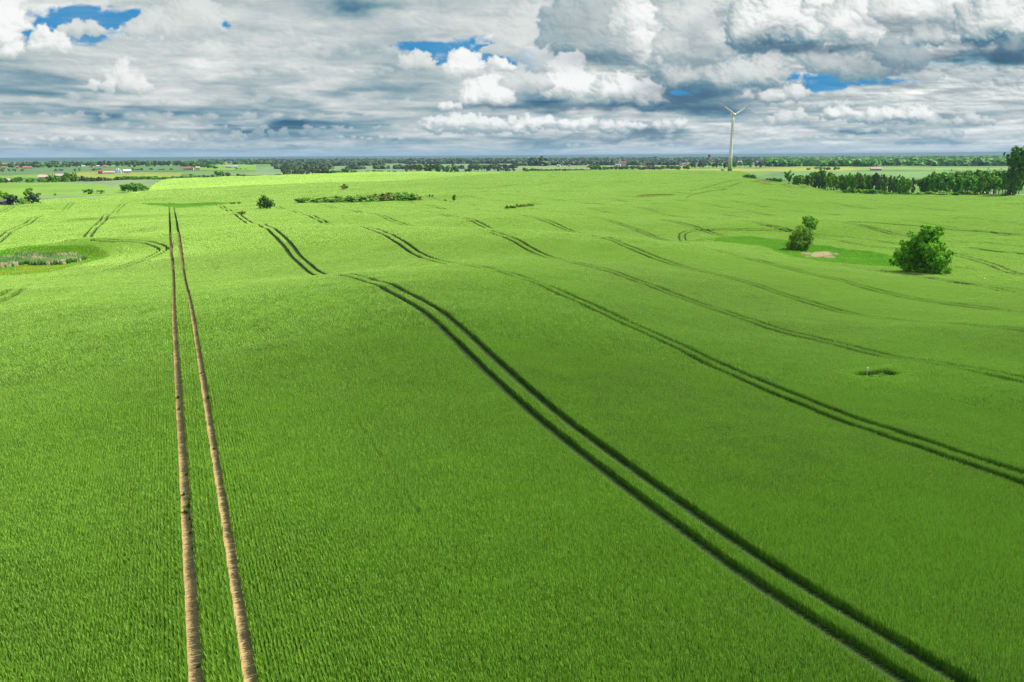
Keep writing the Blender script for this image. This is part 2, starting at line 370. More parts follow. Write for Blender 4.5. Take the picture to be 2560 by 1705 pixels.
# broken middle-sized lumps so that the layer never lies flat
for sx, sy, am in ((150, 60, .20), (64, 30, .14), (26, 15, .08)):
    lu = 1-fbm(RPX/sx+(fbm(RPX/sx*.7, RPY/sy*.7, 3)-.5)*1.5+sx, RPY/(sy*np.clip(1.35-RPY/420, .3, 1.2)), 4, .5, ridge=True)
    gy_, gx_ = np.gradient(lu, SST)
    sh_ = np.clip((gy_*sy*.55-gx_*sx*.25)*1., -.8, .8)
    SKYRGB = SKYRGB*(1+(sh_*am*(1.2-.7*hm[..., 0])*np.clip((400-RPY)/230, 0, 1)*(.30+.85*right))[..., None]*np.array([1.05, 1., .95]))
# heaps of cloud
prs = np.random.RandomState(5)
def heap(puffs, base, bright=1., dark=.45, soft=.5, flat=1.0, op=1.):
    """puffs (x, y, r) in angular pixels; base = row of the flat cloud base"""
    global SKYRGB
    P_ = []
    for x, y, r in puffs:
        P_.append((x, y, r, 0))
        for k in range(13):
            t = prs.uniform(-.45, math.pi+.45); q = prs.uniform(.45, .92); r1 = r*prs.uniform(.24, .52)
            x1, y1 = x+math.cos(t)*r*q*1.15, y-math.sin(t)*r*q*flat; P_.append((x1, y1, r1, r*.38*prs.rand()))
            for j in range(4):
                t2 = t+prs.uniform(-1.3, 1.3); r2 = r1*prs.uniform(.25, .5)
                P_.append((x1+math.cos(t2)*r1*.85, y1-math.sin(t2)*r1*.8, r2, r*.25*prs.rand()))
    xs = [p[0] for p in puffs]; rr = max(p[2] for p in puffs)*1.25; R_m = rr/1.25
    x0, x1 = min(xs)-R_m*2, max(xs)+R_m*2; y0 = min(p[1]-p[2]*1.8 for p in puffs); y1 = base+R_m
    i0 = max(int((x0-SX0)/SST), 0); i1 = min(int((x1-SX0)/SST)+1, len(sxx)); j0 = max(int((y0-SY0)/SST), 0); j1 = min(int((y1-SY0)/SST)+1, len(syy))
    if i1-i0 < 3 or j1-j0 < 3: return
    X = RPX[j0:j1, i0:i1]; Y = RPY[j0:j1, i0:i1]; q1 = prs.rand()*90
    s1 = max(R_m*.62, 9)
    w1 = fbm(X/s1+q1, Y/s1*1.2, 5, .55)-.5; w2 = fbm(X/s1+q1+50, Y/s1*1.2+7, 5, .55)-.5
    lump = fbm(X/s1*1.2+q1+9+w1, Y/s1*1.5+w2, 4, .40, ridge=True); lump = 1-lump       # rounded lumps, sharp creases
    Xw = X+w1*R_m*.75; Yw = Y+w2*R_m*.62
    H = np.zeros(X.shape); E = np.full(X.shape, -9.)
    for x, y, r, z in P_:
        d2 = (Xw-x)**2+((Yw-y)/flat)**2
        h = np.sqrt(np.maximum(r*r-d2, 0)); H += np.where(h > 0, h+z*np.minimum(h/r*1.5, 1), 0)**5
        E = np.maximum(E, (r-np.sqrt(d2))/R_m)
    H = H**.2
    big = np.zeros(X.shape)
    for x, y, r in puffs: big = np.maximum(big, np.exp(-(((Xw-x-r*.15)/(r*1.0))**2+((Yw-y+r*.35)/(r*.8*flat))**2)))
    n = H*.8+lump*R_m*.17
    gy, gx = np.gradient(n, SST); q = np.sqrt(gx**2+gy**2+1.8)
    sh = np.clip((-gx*.42+gy*.55+.62)/q, 0, 1.1)
    below = sstep(base-R_m*.30, base+R_m*.22, Y+w2*R_m*.9)
    a = sstep(-.02, .03+.20*soft, E+(lump-.45)*.16)*(1-below)*op
    hh = np.clip((base-Yw)/(R_m*1.2), 0, 1)
    Lc = dark+(bright-dark)*np.clip(big*.46+sstep(0, .8, hh)*.42+(sh-.45)*.58+.08, 0, 1)
    a = a[..., None]; SKYRGB[j0:j1, i0:i1] = SKYRGB[j0:j1, i0:i1]*(1-a)+ramp(np.clip(Lc, 0, 1))*a
def row(x0, x1, y, r, base, n, **k):
    heap([(x0+(x1-x0)*(i+.5+prs.uniform(-.3, .3))/n, y+prs.uniform(-.3, .3)*r, r*prs.uniform(.6, 1.2)) for i in range(n)], base, **k)
# low and far first
for y_, r_, n_ in ((250, 20, 16), (290, 15, 20), (318, 12, 24)): row(-40, 1050, y_, r_, y_+r_*.9, n_, bright=.78, dark=.56, flat=.55, op=.55, soft=1.2)
for y_, r_, n_ in ((345, 10, 18), (330, 12, 14)): row(1450, 2600, y_, r_, y_+r_*.9, n_, bright=.80, dark=.5, flat=.6, op=.65, soft=1.)
for y_, r_, n_ in ((180, 26, 12), (130, 30, 9)): row(380, 1000, y_, r_, y_+r_*.9, n_, bright=.82, dark=.62, flat=.5, op=.5, soft=1.6)
row(0, 480, 350, 13, 359, 12, bright=.92, dark=.5, flat=.6, op=.75)
row(470, 640, 340, 13, 356, 6, bright=.66, dark=.36, flat=.8, op=.8)
row(620, 800, 336, 16, 352, 5, bright=.50, dark=.30, flat=.9, op=.8)
row(0, 900, 366, 9, 376, 26, bright=.72, dark=.5, flat=.5, op=.5)
row(840, 1010, 345, 9, 352, 7, bright=.8, dark=.48, flat=.6, op=.8)
row(1060, 1480, 314, 27, 340, 12, bright=1.0, dark=.42, flat=.8, op=1.)
row(1080, 1300, 306, 24, 328, 6, bright=1.0, dark=.5, flat=.8, op=.9)
row(1500, 1720, 318, 22, 338, 7, bright=.94, dark=.36, flat=.7, op=.9)
row(1400, 1760, 365, 8, 372, 11, bright=.72, dark=.5, flat=.6, op=.7)
row(1740, 2560, 364, 9, 374, 24, bright=.72, dark=.52, flat=.5, op=.5)
row(1980, 2150, 345, 10, 352, 7, bright=.8, dark=.45, flat=.6, op=.7)
row(2240, 2400, 338, 16, 352, 6, bright=.66, dark=.34, flat=.8, op=.8)
row(1900, 2130, 262, 16, 272, 7, bright=.84, dark=.45, flat=.6, op=.85)
row(1840, 2000, 238, 26, 262, 5, bright=.88, dark=.4, flat=.8)
row(2060, 2330, 286, 32, 314, 8, bright=.95, dark=.36, flat=.75)
heap([(1960, 298, 26), (2000, 290, 22), (1925, 305, 18)], 314, bright=.84, dark=.45, flat=.8)
heap([(2430, 303, 26), (2470, 306, 18), (2395, 308, 18)], 316, bright=.82, dark=.38, flat=.7)
heap([(2330, 305, 20), (2360, 308, 14)], 314, bright=.78, dark=.5, flat=.7, op=.8)
row(1660, 1920, 190, 52, 232, 6, bright=.80, dark=.30, flat=.8)
row(2010, 2300, 165, 44, 204, 6, bright=.70, dark=.34, flat=.7)
row(2280, 2600, 190, 30, 206, 7, bright=.72, dark=.5, flat=.5, op=.7)
heap([(1330, 60, 60), (1300, 110, 50), (1340, 150, 44)], 190, bright=.86, dark=.55, op=.7)
heap([(1450, 90, 80), (1490, 40, 70), (1530, 130, 50)], 172, bright=.66, dark=.30, op=.9)
heap([(1585, 50, 52), (1600, 105, 46), (1630, 145, 34), (1575, 0, 50)], 178, bright=.97, dark=.42)
heap([(1720, 60, 70), (1760, 110, 60), (1690, 120, 50)], 165, bright=.84, dark=.46, op=.9)
heap([(1880, 60, 64), (1940, 45, 78), (1860, 95, 40), (2010, 70, 66), (2060, 20, 70)], 122, bright=.98, dark=.24)
heap([(2135, 80, 56), (2180, 95, 36), (2100, 60, 50), (2160, 20, 60)], 124, bright=.98, dark=.4)
heap([(2290, 20, 70), (2380, 10, 70), (2230, 30, 50)], 72, bright=.98, dark=.5)
heap([(2500, 40, 80), (2450, 75, 50), (2560, 80, 60)], 128, bright=.92, dark=.2)
heap([(2300, 90, 30), (2340, 96, 26), (2270, 105, 20)], 124, bright=.74, dark=.3)
heap([(2230, 140, 40), (2290, 150, 34)], 170, bright=.6, dark=.3, op=.8)
heap([(2525, 120, 34), (2600, 110, 40)], 150, bright=.5, dark=.04, op=.9)
heap([(1415, 170, 44), (1402, 208, 46), (1450, 225, 46), (1500, 232, 34)], 262, bright=1.05, dark=.5)
heap([(1560, 226, 46), (1608, 240, 38), (1520, 236, 36), (1640, 252, 24)], 262, bright=1.0, dark=.44)
heap([(1280, 205, 44), (1330, 215, 40), (1240, 190, 36)], 236, bright=.84, dark=.5, op=.8)
heap([(1210, 222, 40), (1180, 246, 32), (1242, 248, 34), (1160, 254, 20)], 266, bright=1.03, dark=.56)
heap([(1105, 268, 12), (1125, 270, 14), (1145, 270, 12)], 275, bright=.95, dark=.6)
heap([(1150, 145, 24), (1165, 165, 34), (1140, 178, 30)], 194, bright=1.0, dark=.62)
heap([(1240, 156, 16), (1258, 166, 18), (1280, 172, 12)], 184, bright=.96, dark=.62)
heap([(1250, 128, 30), (1285, 132, 18), (1215, 130, 18)], 142, bright=.72, dark=.62, flat=.6)
heap([(1045, 148, 24), (1020, 158, 22), (1070, 160, 18)], 172, bright=.84, dark=.62)
heap([(308, 165, 16), (300, 185, 22), (318, 205, 26), (345, 218, 28), (275, 212, 22), (235, 212, 16)], 240, bright=.92, dark=.62, op=.9)
heap([(380, 60, 34), (350, 80, 34), (400, 50, 30)], 98, bright=.80, dark=.6)
heap([(480, 40, 60), (520, 70, 44), (440, 72, 40), (500, 20, 40)], 105, bright=.82, dark=.6, op=.9)
heap([(190, 74, 30), (230, 72, 26), (160, 76, 22), (255, 78, 14)], 96, bright=.80, dark=.6, flat=.75)
heap([(105, 86, 24), (120, 110, 40), (155, 120, 30), (90, 118, 26)], 140, bright=.94, dark=.6)
heap([(20, 30, 42), (30, 64, 42), (10, 100, 40), (-20, 60, 60)], 140, bright=1.0, dark=.62)
heap([(40, 122, 20), (20, 134, 22)], 150, bright=.95, dark=.6)
for x, y, rx, ry, a in [(1990, 122, 170, 13, .55), (1900, 108, 60, 12, .3), (2110, 118, 60, 10, .3), (2520, 134, 120, 16, .75), (2420, 112, 90, 12, .4), (2200, 165, 130, 20, .28), (1480, 150, 110, 20, .35), (1440, 60, 50, 50, .2), (1700, 236, 150, 16, .55), (1450, 268, 220, 7, .5), (1820, 265, 120, 12, .35), (1640, 200, 60, 26, .3), (1750, 165, 40, 24, .25), (1215, 270, 70, 5, .35), (2080, 316, 60, 5, .4), (2180, 320, 80, 5, .4), (1400, 342, 190, 5, .3), (1620, 341, 90, 6, .45), (1760, 90, 40, 30, .25), (2250, 68, 120, 12, .3)]:
    b_ = (np.minimum(a*1.25, .85)*blob(x, y, rx, ry))[..., None]*(1-hm); SKYRGB = SKYRGB*(1-b_)+srgb(72, 100, 124)*b_
# thin veils of streaks over everything, and the paler air low down
ve = sstep(.5, .75, fbm(RPX/240, RPY/13+4, 5, .55))*.10*(1-right*.4); SKYRGB = SKYRGB*(1-ve[..., None])+srgb(196, 204, 208)*ve[..., None]
hz = (sstep(345, 402, RPY)*.6)[..., None]; SKYRGB = SKYRGB*(1-hz)+(srgb(168, 190, 199)*(1-right[..., None])+srgb(186, 198, 203)*right[..., None])*hz
def sample_sky(az, el):
    u = strat(az, el); far = ramp(np.clip(.66+(u-.5)*1.1, .1, .95))
    x = np.sin(az)*np.cos(el); y = np.cos(az)*np.cos(el); z = np.sin(el)
    px, py = proj(x, y, z); px = np.nan_to_num(px, nan=-1e6); py = np.nan_to_num(py, nan=-1e6)
    fi = np.clip((px-SX0)/SST, 0, len(sxx)-1.001); fj = np.clip((py-SY0)/SST, 0, len(syy)-1.001)
    i = fi.astype(int); j = fj.astype(int); a = (fi-i)[..., None]; b = (fj-j)[..., None]
    c = (SKYRGB[j, i]*(1-a)+SKYRGB[j, i+1]*a)*(1-b)+(SKYRGB[j+1, i]*(1-a)+SKYRGB[j+1, i+1]*a)*b
    w = sstep(SX0, SX0+60, px)*(1-sstep(SX1-60, SX1, px))*sstep(SY0, SY0+30, py)
    w = (w*(np.abs((az-PSI+np.pi) % (2*np.pi)-np.pi) < 1.2))[..., None]
    return far*(1-w)+c*w
saz = np.concatenate([np.radians(np.linspace(-180, -35, 120)[:-1]), np.radians(np.linspace(-35, 35, 1280)), np.radians(np.linspace(35, 180, 120)[1:-1])])+PSI
sel = np.radians(np.concatenate([[-1.2, -.7], np.linspace(-.35, 14, 262), np.linspace(14, 42, 40)[1:]]))
SA, SE = np.meshgrid(saz, sel); DR = 70000.
SV = np.stack([np.sin(SA)*np.cos(SE)*DR, np.cos(SA)*np.cos(SE)*DR, np.sin(SE)*DR+CAMZ], -1).reshape(-1, 3)
scol = sample_sky(SA, SE).reshape(-1, 3); ne, ns = SA.shape
i_ = (np.arange(ne-1)[:, None]*ns+np.arange(ns)[None]).ravel(); n_ = (np.arange(ne-1)[:, None]*ns+(np.arange(ns)[None]+1) % ns).ravel()
M_sky = bpy.data.materials.new('sky'); M_sky.use_nodes = True; nt = M_sky.node_tree; nt.nodes.remove(nt.nodes['Principled BSDF'])
at = nt.nodes.new('ShaderNodeAttribute'); at.attribute_name = 'col'; em = nt.nodes.new('ShaderNodeEmission'); em.inputs[1].default_value = DOME_GAIN
nt.links.new(at.outputs['Color'], em.inputs[0]); nt.links.new(em.outputs[0], nt.nodes['Material Output'].inputs[0])
M_sky.cycles.emission_sampling = 'NONE'
sk = mobj('sky', np_mesh('sky', SV, [np.stack([i_, n_, n_+ns, i_+ns], -1)], M_sky, True, scol))
tag(sk, 'grey and white heaped clouds over the plain with a few blue openings', 'sky', kind='structure')


# ------------------------------------------------------------------ wheat
RW = .52
D_T, X_T, HW = 24.0, .3, .95                      # tramline spacing, first tramline, half the wheel gap
def blades(n, wx, wy, rows, h0, h1, bw, seed, seg=3, miss=None, lean=.27, tipw=.12):
    """a patch wx by wy centred on 0, n tufts in drilled rows; returns verts, quads"""
    R = np.random.RandomState(seed)
    if rows:
        nrw = max(int(round(wx/rows)), 1); rx = (R.randint(0, nrw, n)+.5)/nrw*wx-wx/2+R.normal(0, rows*.115, n)
        rx = np.clip(rx, -wx/2+.01, wx/2-.01)
    else: rx = R.uniform(-wx/2, wx/2, n)
    if miss is not None: k_ = (np.abs(rx-miss) > .06) | (R.rand(n) < .42); rx = rx[k_]; n = len(rx)
    ry = R.uniform(-wy/2, wy/2, n)
    az = R.uniform(0, 2*np.pi, n); ln = R.uniform(.15, 1., n)*lean; h = R.uniform(h0, h1, n); w = bw*R.uniform(.7, 1.25, n)
    dx = np.cos(az); dy = np.sin(az); fx = -np.sin(az+R.normal(0, .7, n)); fy = np.cos(az)
    V = []
    for k in range(seg+1):
        t = k/seg; out = ln*h*(t*t); z = h*(t-.28*ln/lean*t*t*t)
        ww = w*(.6+.5*t) if k < seg else w*tipw
        for s in (-1, 1): V.append(np.stack([np.clip(rx+dx*out, -wx/2-.03, wx/2+.03)+fx*ww*s/2, ry+dy*out+fy*ww*s/2, z], -1))
    V = np.stack(V, 1)                                                 # n, 2(seg+1), 3
    base = (np.arange(n)*2*(seg+1))[:, None]
    Fq = np.concatenate([base+np.array([[2*k, 2*k+1, 2*k+3, 2*k+2]]) for k in range(seg)], 0)
    tint = np.repeat(R.rand(n), 2*(seg+1))
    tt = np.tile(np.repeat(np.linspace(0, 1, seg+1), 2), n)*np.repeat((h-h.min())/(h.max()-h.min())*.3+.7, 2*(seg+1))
    col = np.stack([tint, tt, np.zeros_like(tt)], -1)
    return V.reshape(-1, 3), Fq, col

def leaf_material(name, low, high, yellow, trans=.35, tip=None, ex=2.):
    m = bpy.data.materials.new(name); m.use_nodes = True; nt = m.node_tree; N = nt.nodes; L = nt.links
    b = N['Principled BSDF']; b.inputs['Roughness'].default_value = .42; b.inputs['Specular IOR Level'].default_value = .45
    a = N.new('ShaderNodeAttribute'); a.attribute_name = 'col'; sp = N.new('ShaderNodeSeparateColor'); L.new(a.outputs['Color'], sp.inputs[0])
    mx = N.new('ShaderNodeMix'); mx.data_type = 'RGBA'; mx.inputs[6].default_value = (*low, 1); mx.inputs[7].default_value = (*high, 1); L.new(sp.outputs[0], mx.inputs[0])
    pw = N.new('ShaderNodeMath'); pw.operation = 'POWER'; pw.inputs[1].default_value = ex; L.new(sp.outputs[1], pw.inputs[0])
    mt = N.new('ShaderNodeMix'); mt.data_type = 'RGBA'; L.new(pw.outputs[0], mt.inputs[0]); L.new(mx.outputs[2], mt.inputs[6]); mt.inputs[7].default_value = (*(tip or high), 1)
    geo = N.new('ShaderNodeNewGeometry'); c = mt.outputs[2]
    for sc, amt, det in ((.03, .6, 5), (.35, .35, 3)):
        n = N.new('ShaderNodeTexNoise'); n.inputs['Scale'].default_value = sc; n.inputs['Detail'].default_value = det; L.new(geo.outputs['Position'], n.inputs['Vector'])
        mp = N.new('ShaderNodeMapRange'); mp.inputs[1].default_value = .36; mp.inputs[2].default_value = .66; mp.inputs[4].default_value = amt; L.new(n.outputs['Fac'], mp.inputs[0])
        m2 = N.new('ShaderNodeMix'); m2.data_type = 'RGBA'; L.new(mp.outputs[0], m2.inputs[0]); L.new(c, m2.inputs[6]); m2.inputs[7].default_value = (*yellow, 1); c = m2.outputs[2]
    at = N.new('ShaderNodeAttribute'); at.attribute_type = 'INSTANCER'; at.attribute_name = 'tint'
    m3 = N.new('ShaderNodeMix'); m3.data_type = 'RGBA'; L.new(at.outputs['Fac'], m3.inputs[0]); L.new(c, m3.inputs[6]); m3.inputs[7].default_value = (.60, .81, .20, 1); c = m3.outputs[2]  # instance tint: lime field colour and the painted-in brightness of far wheat
    L.new(c, b.inputs['Base Color']); t = N.new('ShaderNodeBsdfTranslucent'); L.new(c, t.inputs[0])
    ms = N.new('ShaderNodeMixShader'); ms.inputs[0].default_value = trans; L.new(b.outputs[0], ms.inputs[1]); L.new(t.outputs[0], ms.inputs[2]); L.new(ms.outputs[0], N['Material Output'].inputs[0])
    return m
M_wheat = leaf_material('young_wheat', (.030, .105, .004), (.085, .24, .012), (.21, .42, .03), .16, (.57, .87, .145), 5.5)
M_grass = leaf_material('meadow_grass', (.04, .20, .003), (.10, .34, .006), (.14, .38, .01), .25, (.25, .55, .03))
M_yellow = leaf_material('yellow_grass', (.16, .30, .008), (.26, .38, .012), (.30, .36, .02), .3, (.36, .46, .02))
M_reed = leaf_material('green_reed', (.03, .11, .03), (.06, .18, .04), (.13, .26, .04), .2, (.22, .40, .12))
M_straw = leaf_material('dry_reed', (.46, .38, .21), (.62, .53, .33), (.58, .52, .28), .25, (.80, .72, .52))

SRC = bpy.data.collections.new('patch_sources')          # never linked to the scene
def patch_obj(name, args, material):
    V, Fq, col = blades(**args); me = np_mesh(name, V, [Fq], material, False, col)
    o = bpy.data.objects.new(name, me); SRC.objects.link(o); return o
W1, W2 = (D_T-2*HW-2*RW)/10, 2*HW-2*RW                 # strip widths beside and between the ruts
PATCH = {}                                               # key -> list of objects
def variants(key, nvar, material, **kw): PATCH[key] = [patch_obj('%s_%d' % (key, i), dict(kw, seed=i*7+len(PATCH)*31+1), material) for i in range(nvar)]
MISS = []
for p0, p1 in (((860, 1017), (1098, 1387)), ((495, 758), (522, 860)), ((905, 878), (943, 935)), ((425, 1250), (428, 1600)), ((540, 1010), (600, 1400))):
    a_ = march(*p0); b_ = march(*p1); MISS.append(((a_[0]+b_[0])/2, min(a_[1], b_[1]), max(a_[1], b_[1])))
def dens(w, l, d): return int(w*l*d)
Lp = W1
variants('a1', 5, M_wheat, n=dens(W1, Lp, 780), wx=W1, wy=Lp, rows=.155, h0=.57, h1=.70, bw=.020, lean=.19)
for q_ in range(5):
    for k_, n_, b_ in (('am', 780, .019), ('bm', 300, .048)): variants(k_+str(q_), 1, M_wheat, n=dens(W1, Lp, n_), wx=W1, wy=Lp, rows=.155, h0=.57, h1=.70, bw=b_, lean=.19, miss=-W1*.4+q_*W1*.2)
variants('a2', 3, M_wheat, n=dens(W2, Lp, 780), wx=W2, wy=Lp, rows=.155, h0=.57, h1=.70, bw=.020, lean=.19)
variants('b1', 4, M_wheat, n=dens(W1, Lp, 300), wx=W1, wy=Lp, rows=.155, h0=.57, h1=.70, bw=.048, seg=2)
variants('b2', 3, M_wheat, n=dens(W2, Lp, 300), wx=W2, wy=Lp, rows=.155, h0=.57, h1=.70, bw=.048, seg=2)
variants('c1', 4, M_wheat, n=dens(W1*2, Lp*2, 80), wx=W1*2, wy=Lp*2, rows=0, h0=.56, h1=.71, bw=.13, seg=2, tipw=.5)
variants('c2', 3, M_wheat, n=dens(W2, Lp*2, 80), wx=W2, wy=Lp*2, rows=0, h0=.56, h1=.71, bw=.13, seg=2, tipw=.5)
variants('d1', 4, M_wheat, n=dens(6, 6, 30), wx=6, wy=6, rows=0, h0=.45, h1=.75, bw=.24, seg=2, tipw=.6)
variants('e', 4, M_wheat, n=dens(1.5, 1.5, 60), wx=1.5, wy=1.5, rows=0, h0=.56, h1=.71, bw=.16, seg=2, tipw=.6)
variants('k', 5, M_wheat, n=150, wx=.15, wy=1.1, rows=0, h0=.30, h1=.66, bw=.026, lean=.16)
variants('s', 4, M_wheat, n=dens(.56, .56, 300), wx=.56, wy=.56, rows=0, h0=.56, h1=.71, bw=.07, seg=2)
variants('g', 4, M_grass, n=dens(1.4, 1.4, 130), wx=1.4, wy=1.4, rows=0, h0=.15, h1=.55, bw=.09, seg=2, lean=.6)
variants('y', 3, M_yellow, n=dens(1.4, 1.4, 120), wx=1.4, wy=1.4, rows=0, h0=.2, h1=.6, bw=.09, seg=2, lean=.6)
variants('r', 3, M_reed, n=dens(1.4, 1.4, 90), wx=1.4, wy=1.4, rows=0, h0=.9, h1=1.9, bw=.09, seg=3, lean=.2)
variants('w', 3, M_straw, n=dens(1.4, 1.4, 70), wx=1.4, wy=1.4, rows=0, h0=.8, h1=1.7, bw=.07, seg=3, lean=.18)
KEYS = sorted(o.name for l in PATCH.values() for o in l)
def key_index(key, n): 
    ids = np.array([KEYS.index(o.name) for o in PATCH[key]]); return ids[RS.randint(0, len(ids), n)]

# curved wheel tracks of the headland turns (plan polylines)
def curve(pts, off, s):
    p = np.array([march(off[0]+x*s, off[1]+y*s)[:2] for x, y in pts])
    out = []                                              # Catmull-Rom
    for i in range(len(p)-1):
        p0, p1, p2, p3 = p[max(i-1, 0)], p[i], p[i+1], p[min(i+2, len(p)-1)]
        for t in np.linspace(0, 1, 9)[:-1]:
            out.append(.5*((2*p1)+(-p0+p2)*t+(2*p0-5*p1+4*p2-p3)*t*t+(-p0+3*p1-3*p2+p3)*t**3))
    out.append(p[-1]); return np.array(out)
zA, sA = (0, 540), .2717; zC, sC = (1760, 480), .3397; zB, sB = (1100, 480), .3397
CURVES = [curve([(640, 47), (900, 38), (1200, 20), (1450, 9), (1660, 10)], zA, sA), curve([(880, 233), (1000, 238), (1250, 246), (1430, 275), (1510, 322), (1450, 365), (1270, 437), (1070, 503), (900, 537), (640, 572), (400, 594), (300, 604)], zA, sA),
 curve([(2100, 345), (1835, 372), (1782, 350), (1795, 312), (1880, 292), (1960, 289)], zB, sB)[4:],
 curve([(0, 290), (200, 284), (440, 287), (600, 297), (820, 322), (1100, 350), (1400, 387), (1600, 425), (1820, 468), (2000, 512), (2150, 560), (2280, 612), (2420, 640)], zC, sC),
 curve([(1060, 554), (1350, 592), (1550, 628), (1800, 672), (2000, 705), (2200, 745), (2400, 780)], zC, sC),
 curve([(1750, 410), (2050, 435), (2400, 475)], zC, sC), curve([(1060, 229), (1600, 262), (2000, 300), (2400, 328)], zC, sC),
 curve([(430, 252), (520, 264), (640, 294)], zC, sC), curve([(1600, 470), (1640, 445), (1750, 418), (1850, 398), (1960, 385)], (1280, 370), .2717)]
CH = [.8, .95, .95, .95, .95, .6, .5, .9, .5]
HOLS = [HOL_L, HOL_R, HOL_M, HOL_F, CLEAR, BANK, BANK2]
zD = (1280, 370)
LINES = [curve([(1640, 402), (1770, 376), (1900, 335), (2050, 300), (2150, 290)], zD, sA), curve([(1880, 376), (2050, 345), (2200, 318), (2350, 303)], zD, sA), curve([(0, 487), (150, 486), (290, 483), (350, 479)], (0, 0), 1), curve([(560, 507), (640, 504.5), (745, 503.5)], (0, 0), 1),
 curve([(1056, 479.5), (1143, 476), (1280, 465)], (0, 0), 1), curve([(1016, 451.5), (1130, 442), (1238, 434.5)], (0, 0), 1), curve([(1700, 225), (1850, 245), (2080, 275)], zD, sA), curve([(1600, 455), (1750, 465), (1880, 487)], zD, sA), curve([(250, 343), (480, 312), (570, 322)], zD, sA)]
CURVES += LINES; CH += [0.]*len(LINES)
def in_holes(x, y):
    m = np.zeros(x.shape, bool)
    for h in HOLS: m |= in_poly(x, y, h)
    return m
def seg_dist(x, y, pl):
    best = np.full(x.shape, 1e9)
    for i in range(len(pl)-1):
        a, b = pl[i], pl[i+1]; d = b-a; t = np.clip(((x-a[0])*d[0]+(y-a[1])*d[1])/(d@d+1e-9), 0, 1)
        best = np.minimum(best, np.hypot(x-a[0]-t*d[0], y-a[1]-t*d[1]))
    return best
def hole_edge(x, y):
    b = np.full(x.shape, 1e9)
    for h in HOLS: pl = np.array(h+[h[0]]); b = np.minimum(b, seg_dist(x, y, pl))
    return b
def curve_cut(x, y, r):
    m = np.zeros(x.shape, bool)
    for pl, hw in zip(CURVES, CH):
        d = seg_dist(x, y, pl); m |= np.abs(d-hw) < r+(0 if d.size else 0)
    return m
def curve_near(x, y, r):
    m = np.zeros(x.shape, bool)
    for pl in CURVES: m |= seg_dist(x, y, pl) < r
    return m
HALF = math.radians(37)
def in_view(x, y, pad=6):
    az = np.arctan2(x, y)-PSI; d = np.hypot(x, y)
    return (np.abs(az) < HALF+pad/np.maximum(d, 5)) & (d > 15)
INST = {k: [] for k in ('x', 'y', 'i', 'sx', 'sy', 'tint', 'grp')}
def add_inst(x, y, idx, grp, sx=None, sy=None, tint=None):
    n = len(x)
    if not n: return
    INST['x'].append(x); INST['y'].append(y); INST['i'].append(idx); INST['grp'].append(np.full(n, grp))
    INST['sx'].append(np.ones(n) if sx is None else sx); INST['sy'].append(np.ones(n) if sy is None else sy)
    INST['tint'].append(np.zeros(n) if tint is None else tint)
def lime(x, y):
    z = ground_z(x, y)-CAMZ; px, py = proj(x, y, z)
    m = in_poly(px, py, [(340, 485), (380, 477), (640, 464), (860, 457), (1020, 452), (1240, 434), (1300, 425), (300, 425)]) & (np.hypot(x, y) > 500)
    return np.where(m, .34+.2*(fbm(x/60, y/60, 3)-.5)*2, 0.)+sstep(30, 230, np.hypot(x, y))*.43  # lime field's own colour, plus distance paling painted in for grazing light
def strips(key, w, l, offs, d0, d1, grp=0):
    """rows of patches along the tramlines"""
    kx = np.arange(-26, 30); xs = (X_T+kx[:, None]*D_T+np.array(offs)[None]).ravel(); xs = xs[(xs > -500) & (xs < 620)]
    ys = np.arange(-100, 560, l)+l/2
    X, Y = np.meshgrid(xs, ys); X = X.ravel(); Y = Y.ravel(); d = np.hypot(X, Y)
    m = in_view(X, Y) & (d >= d0) & (d < d1) & (d < dmax_at(X, Y)); X, Y = X[m], Y[m]
    hr = math.hypot(w, l)/2
    near = (hole_edge(X, Y) < hr+.1) | curve_near(X, Y, hr+1.2); inside = in_holes(X, Y)
    ok = ~near & ~inside; n = ok.sum()
    Xo = X[ok].copy(); sxo = RS.choice([-1., 1.], n)
    if w < 2.5:                                            # the first tramline is worn wider
        e = Xo-X_T; mid = np.abs(e) < .3; sxo[mid] *= 1.5; nb = (np.abs(e) > .5) & (np.abs(e) < HW+RW+W1*.8); sxo[nb] *= 1.09; Xo[nb] -= np.sign(e[nb])*.095
    ki = key_index(key, n)
    if key in ('a1', 'b1'):
        for mx_, y0_, y1_ in MISS:
            h_ = np.where((np.abs(Xo-mx_) < w/2) & (Y[ok] > y0_) & (Y[ok] < y1_) & (np.abs(Xo-X_T) > 3))[0]
            for j_ in h_:
                if True: ki[j_] = KEYS.index('%sm%d_0' % (key[0], int(np.clip(round((mx_-Xo[j_])/(w*.2)+2), 0, 4)))); sxo[j_] = 1
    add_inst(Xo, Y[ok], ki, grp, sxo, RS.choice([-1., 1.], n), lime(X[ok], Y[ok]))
    X, Y = X[near], Y[near]                                # break the rest into small clumps
    nx, ny = max(int(round(w/.5)), 1), max(int(round(l/.5)), 1)
    ox, oy = np.meshgrid((np.arange(nx)+.5)/nx*w-w/2, (np.arange(ny)+.5)/ny*l-l/2)
    X = (X[:, None]+ox.ravel()[None]).ravel(); Y = (Y[:, None]+oy.ravel()[None]).ravel()
    m = ~in_holes(X, Y) & ~curve_cut(X, Y, .50); X, Y = X[m], Y[m]
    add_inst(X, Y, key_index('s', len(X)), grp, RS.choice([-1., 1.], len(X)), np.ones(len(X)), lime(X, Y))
o1 = [HW+RW+W1*(i+.5) for i in range(10)]; o1c = [HW+RW+W1*(2*i+1) for i in range(5)]
strips('a1', W1, Lp, o1, 14, 75); strips('a2', W2, Lp, [0], 14, 75)
strips('b1', W1, Lp, o1, 75, 190); strips('b2', W2, Lp, [0], 75, 190)
